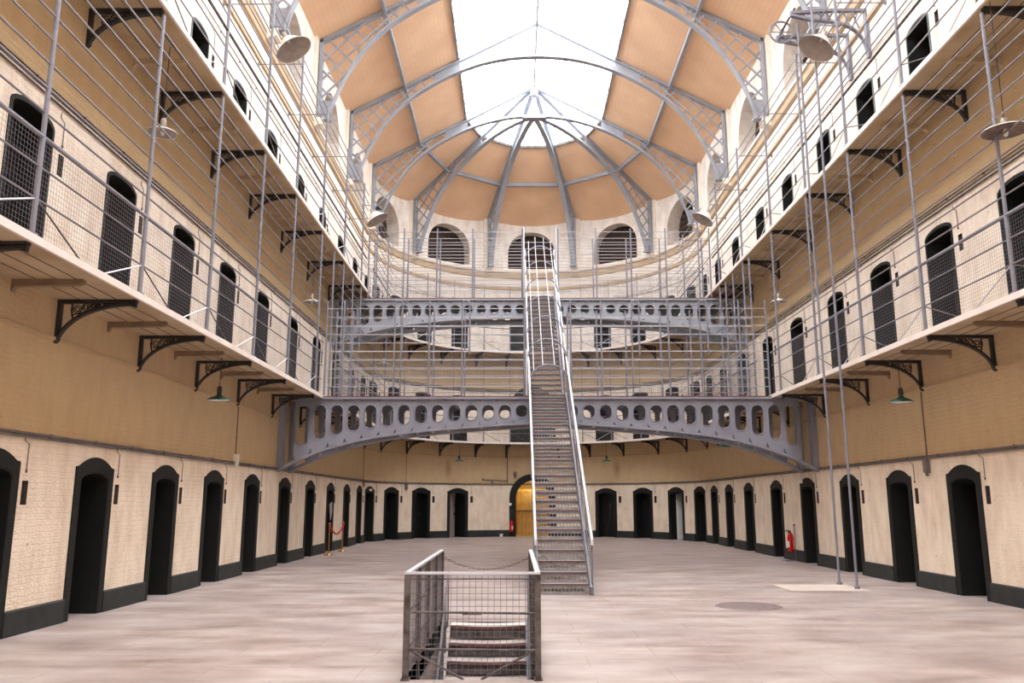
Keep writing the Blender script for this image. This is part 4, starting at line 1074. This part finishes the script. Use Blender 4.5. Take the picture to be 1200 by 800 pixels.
# ------------------------------------------------------------------ small things on the floor
def extinguisher(loc, rz, lab, stand):
    t = thing('fire_extinguisher', lab, 'fire extinguisher', loc, rz, 'fire extinguishers'); z = .24 if stand else .02
    mb = MB(); mb.lathe([(0, z), (.082, z + .01), (.085, z + .03), (.085, z + .42), (.07, z + .49), (.03, z + .53), (0, z + .53)], n=18); mb.build('cylinder', M['red'], t, smooth=True)
    mb = MB(); mb.lathe([(.087, z - .0), (.088, z + .03), (.0, z + .03)], n=18); mb.box(-.015, .05, -.015, .015, z + .52, z + .58); mb.box(0, .14, -.012, .012, z + .58, z + .60); mb.box(0, .12, -.012, .012, z + .545, z + .56); mb.build('valve_handle', M['rubber'], t)
    mb = MB(); mb.tube([(0, 0, z + .55), (.02, .09, z + .53), (.02, .115, z + .4), (.02, .11, z + .1)], .013, 6); mb.build('hose', M['rubber'], t)
    mb = MB(); [mb.add([(.0865 * math.cos(a), .0865 * math.sin(a), z + .14), (.0865 * math.cos(a + .3), .0865 * math.sin(a + .3), z + .14), (.0865 * math.cos(a + .3), .0865 * math.sin(a + .3), z + .3), (.0865 * math.cos(a), .0865 * math.sin(a), z + .3)], [(0, 1, 2, 3)]) for a in (-.1, .2, .5)]; mb.build('paper_label', M['white'], t)
    if stand:
        mb = MB(); mb.tube([(-.12, 0, .02), (-.12, 0, .95)], .014, 6); mb.tube([(-.12, 0, .24), (.02, 0, .24)], .014, 6); mb.tube([(-.14, 0, .02), (.22, -.14, .015)], .016, 6); mb.tube([(-.14, 0, .02), (.22, .14, .015)], .016, 6)
        mb.lathe([(0, .95), (.035, .96), (.035, 1.0), (0, 1.01)], (-.12, 0, 0), 10); mb.build('stand', M['wire'], t)
x, y, rz = path(sr(23.75), .17)
extinguisher((x, y, 0), rz, 'red fire extinguisher on a chrome floor stand by the right wall', True)
x, y, rz = path(sa(81.5), .18)
extinguisher((x, y, .18), rz, 'red fire extinguisher hung left of the lit archway', False)
mb = MB(); x, y, rz = path(sa(77.5), .1); mb.box(x - .07, x + .07, y - .05, y + .04, 0, .14); mb.box(x - .04, x + .04, y - .06, y - .05, .06, .11)
tag(mb.build('floor_box', M['white']), 'small white box on the floor left of the archway', 'box')
mb = MB(); x, y, rz = path(sa(81.3), .045); mb.box(x - .1, x + .04, y - .01, y, 1.45, 1.57)
tag(mb.build('wall_notice', M['white']), 'small white notice beside the lit archway', 'notice')
for s, z, lab in ((sa(11.9), 2.06, 'small white sign over the first round end door on the left'), (sr(23.0), 2.12, 'small white sign over the door beside the floor stand extinguisher')):
    x, y, rz = path(s, .03); mb = MB(); mb.box(0, .02, -.13, .13, 0, .09); o = mb.build('door_sign', M['white']); o.location = (x, y, z); o.rotation_euler = (0, 0, rz); tag(o, lab, 'sign', 'white signs over doors')
# rope barrier near the left of the round end
t = thing('rope_barrier', 'brass posts with red rope across a doorway at the far left', 'barrier', (-5.85, 27.3, 0), 0, None, world=True)
for y in (26.3, 28.35):
    mb = MB(); mb.lathe([(0, 0), (.15, 0), (.15, .02), (.03, .05), (.022, .1), (.022, .9), (.045, .92), (.045, .95), (.02, .98), (0, 1.0)], (-5.78, y, 0), 14); mb.build('post', M['brass'], t, smooth=True)
mb = MB(); mb.tube([(-5.76, 26.3 + 2.05 * k / 12, .88 - 1.1 * (k / 12) * (1 - k / 12)) for k in range(13)], .028, 8); mb.build('rope', M['rope'], t, smooth=True)
mb = MB()
mb.prism([(-.02, 1.55), (.2, 1.62), (.24, 1.3), (.12, 1.02), (.03, 1.3)], -.012, .012, fn=lambda x, y, z: (XL + .03 + y, 27.95 + x * 1.6, z))
tag(mb.build('hanging_cloth', M['cloth']), 'grey cloth hanging in the doorway behind the rope barrier', 'cloth')
# manhole and floor slab
mb = MB(); mb.lathe([(0, .012), (.48, .012), (.50, .006), (.52, 0)], (3.68, 13.62, 0), 40)
tag(mb.build('manhole_cover', M['cover'], smooth=False), 'round iron cover set in the floor, right of the staircase', 'manhole cover')
mb = MB(); mb.prism([(5.1, 0), (6.55, 0), (6.55, .006), (5.1, .006)], 15.9, 17.05)
tag(mb.build('floor_slab', M['patch']), 'pale rectangular slab in the floor at the foot of the rods', 'slab')
for o in col.objects:
    if '_w' in o: del o['_w']
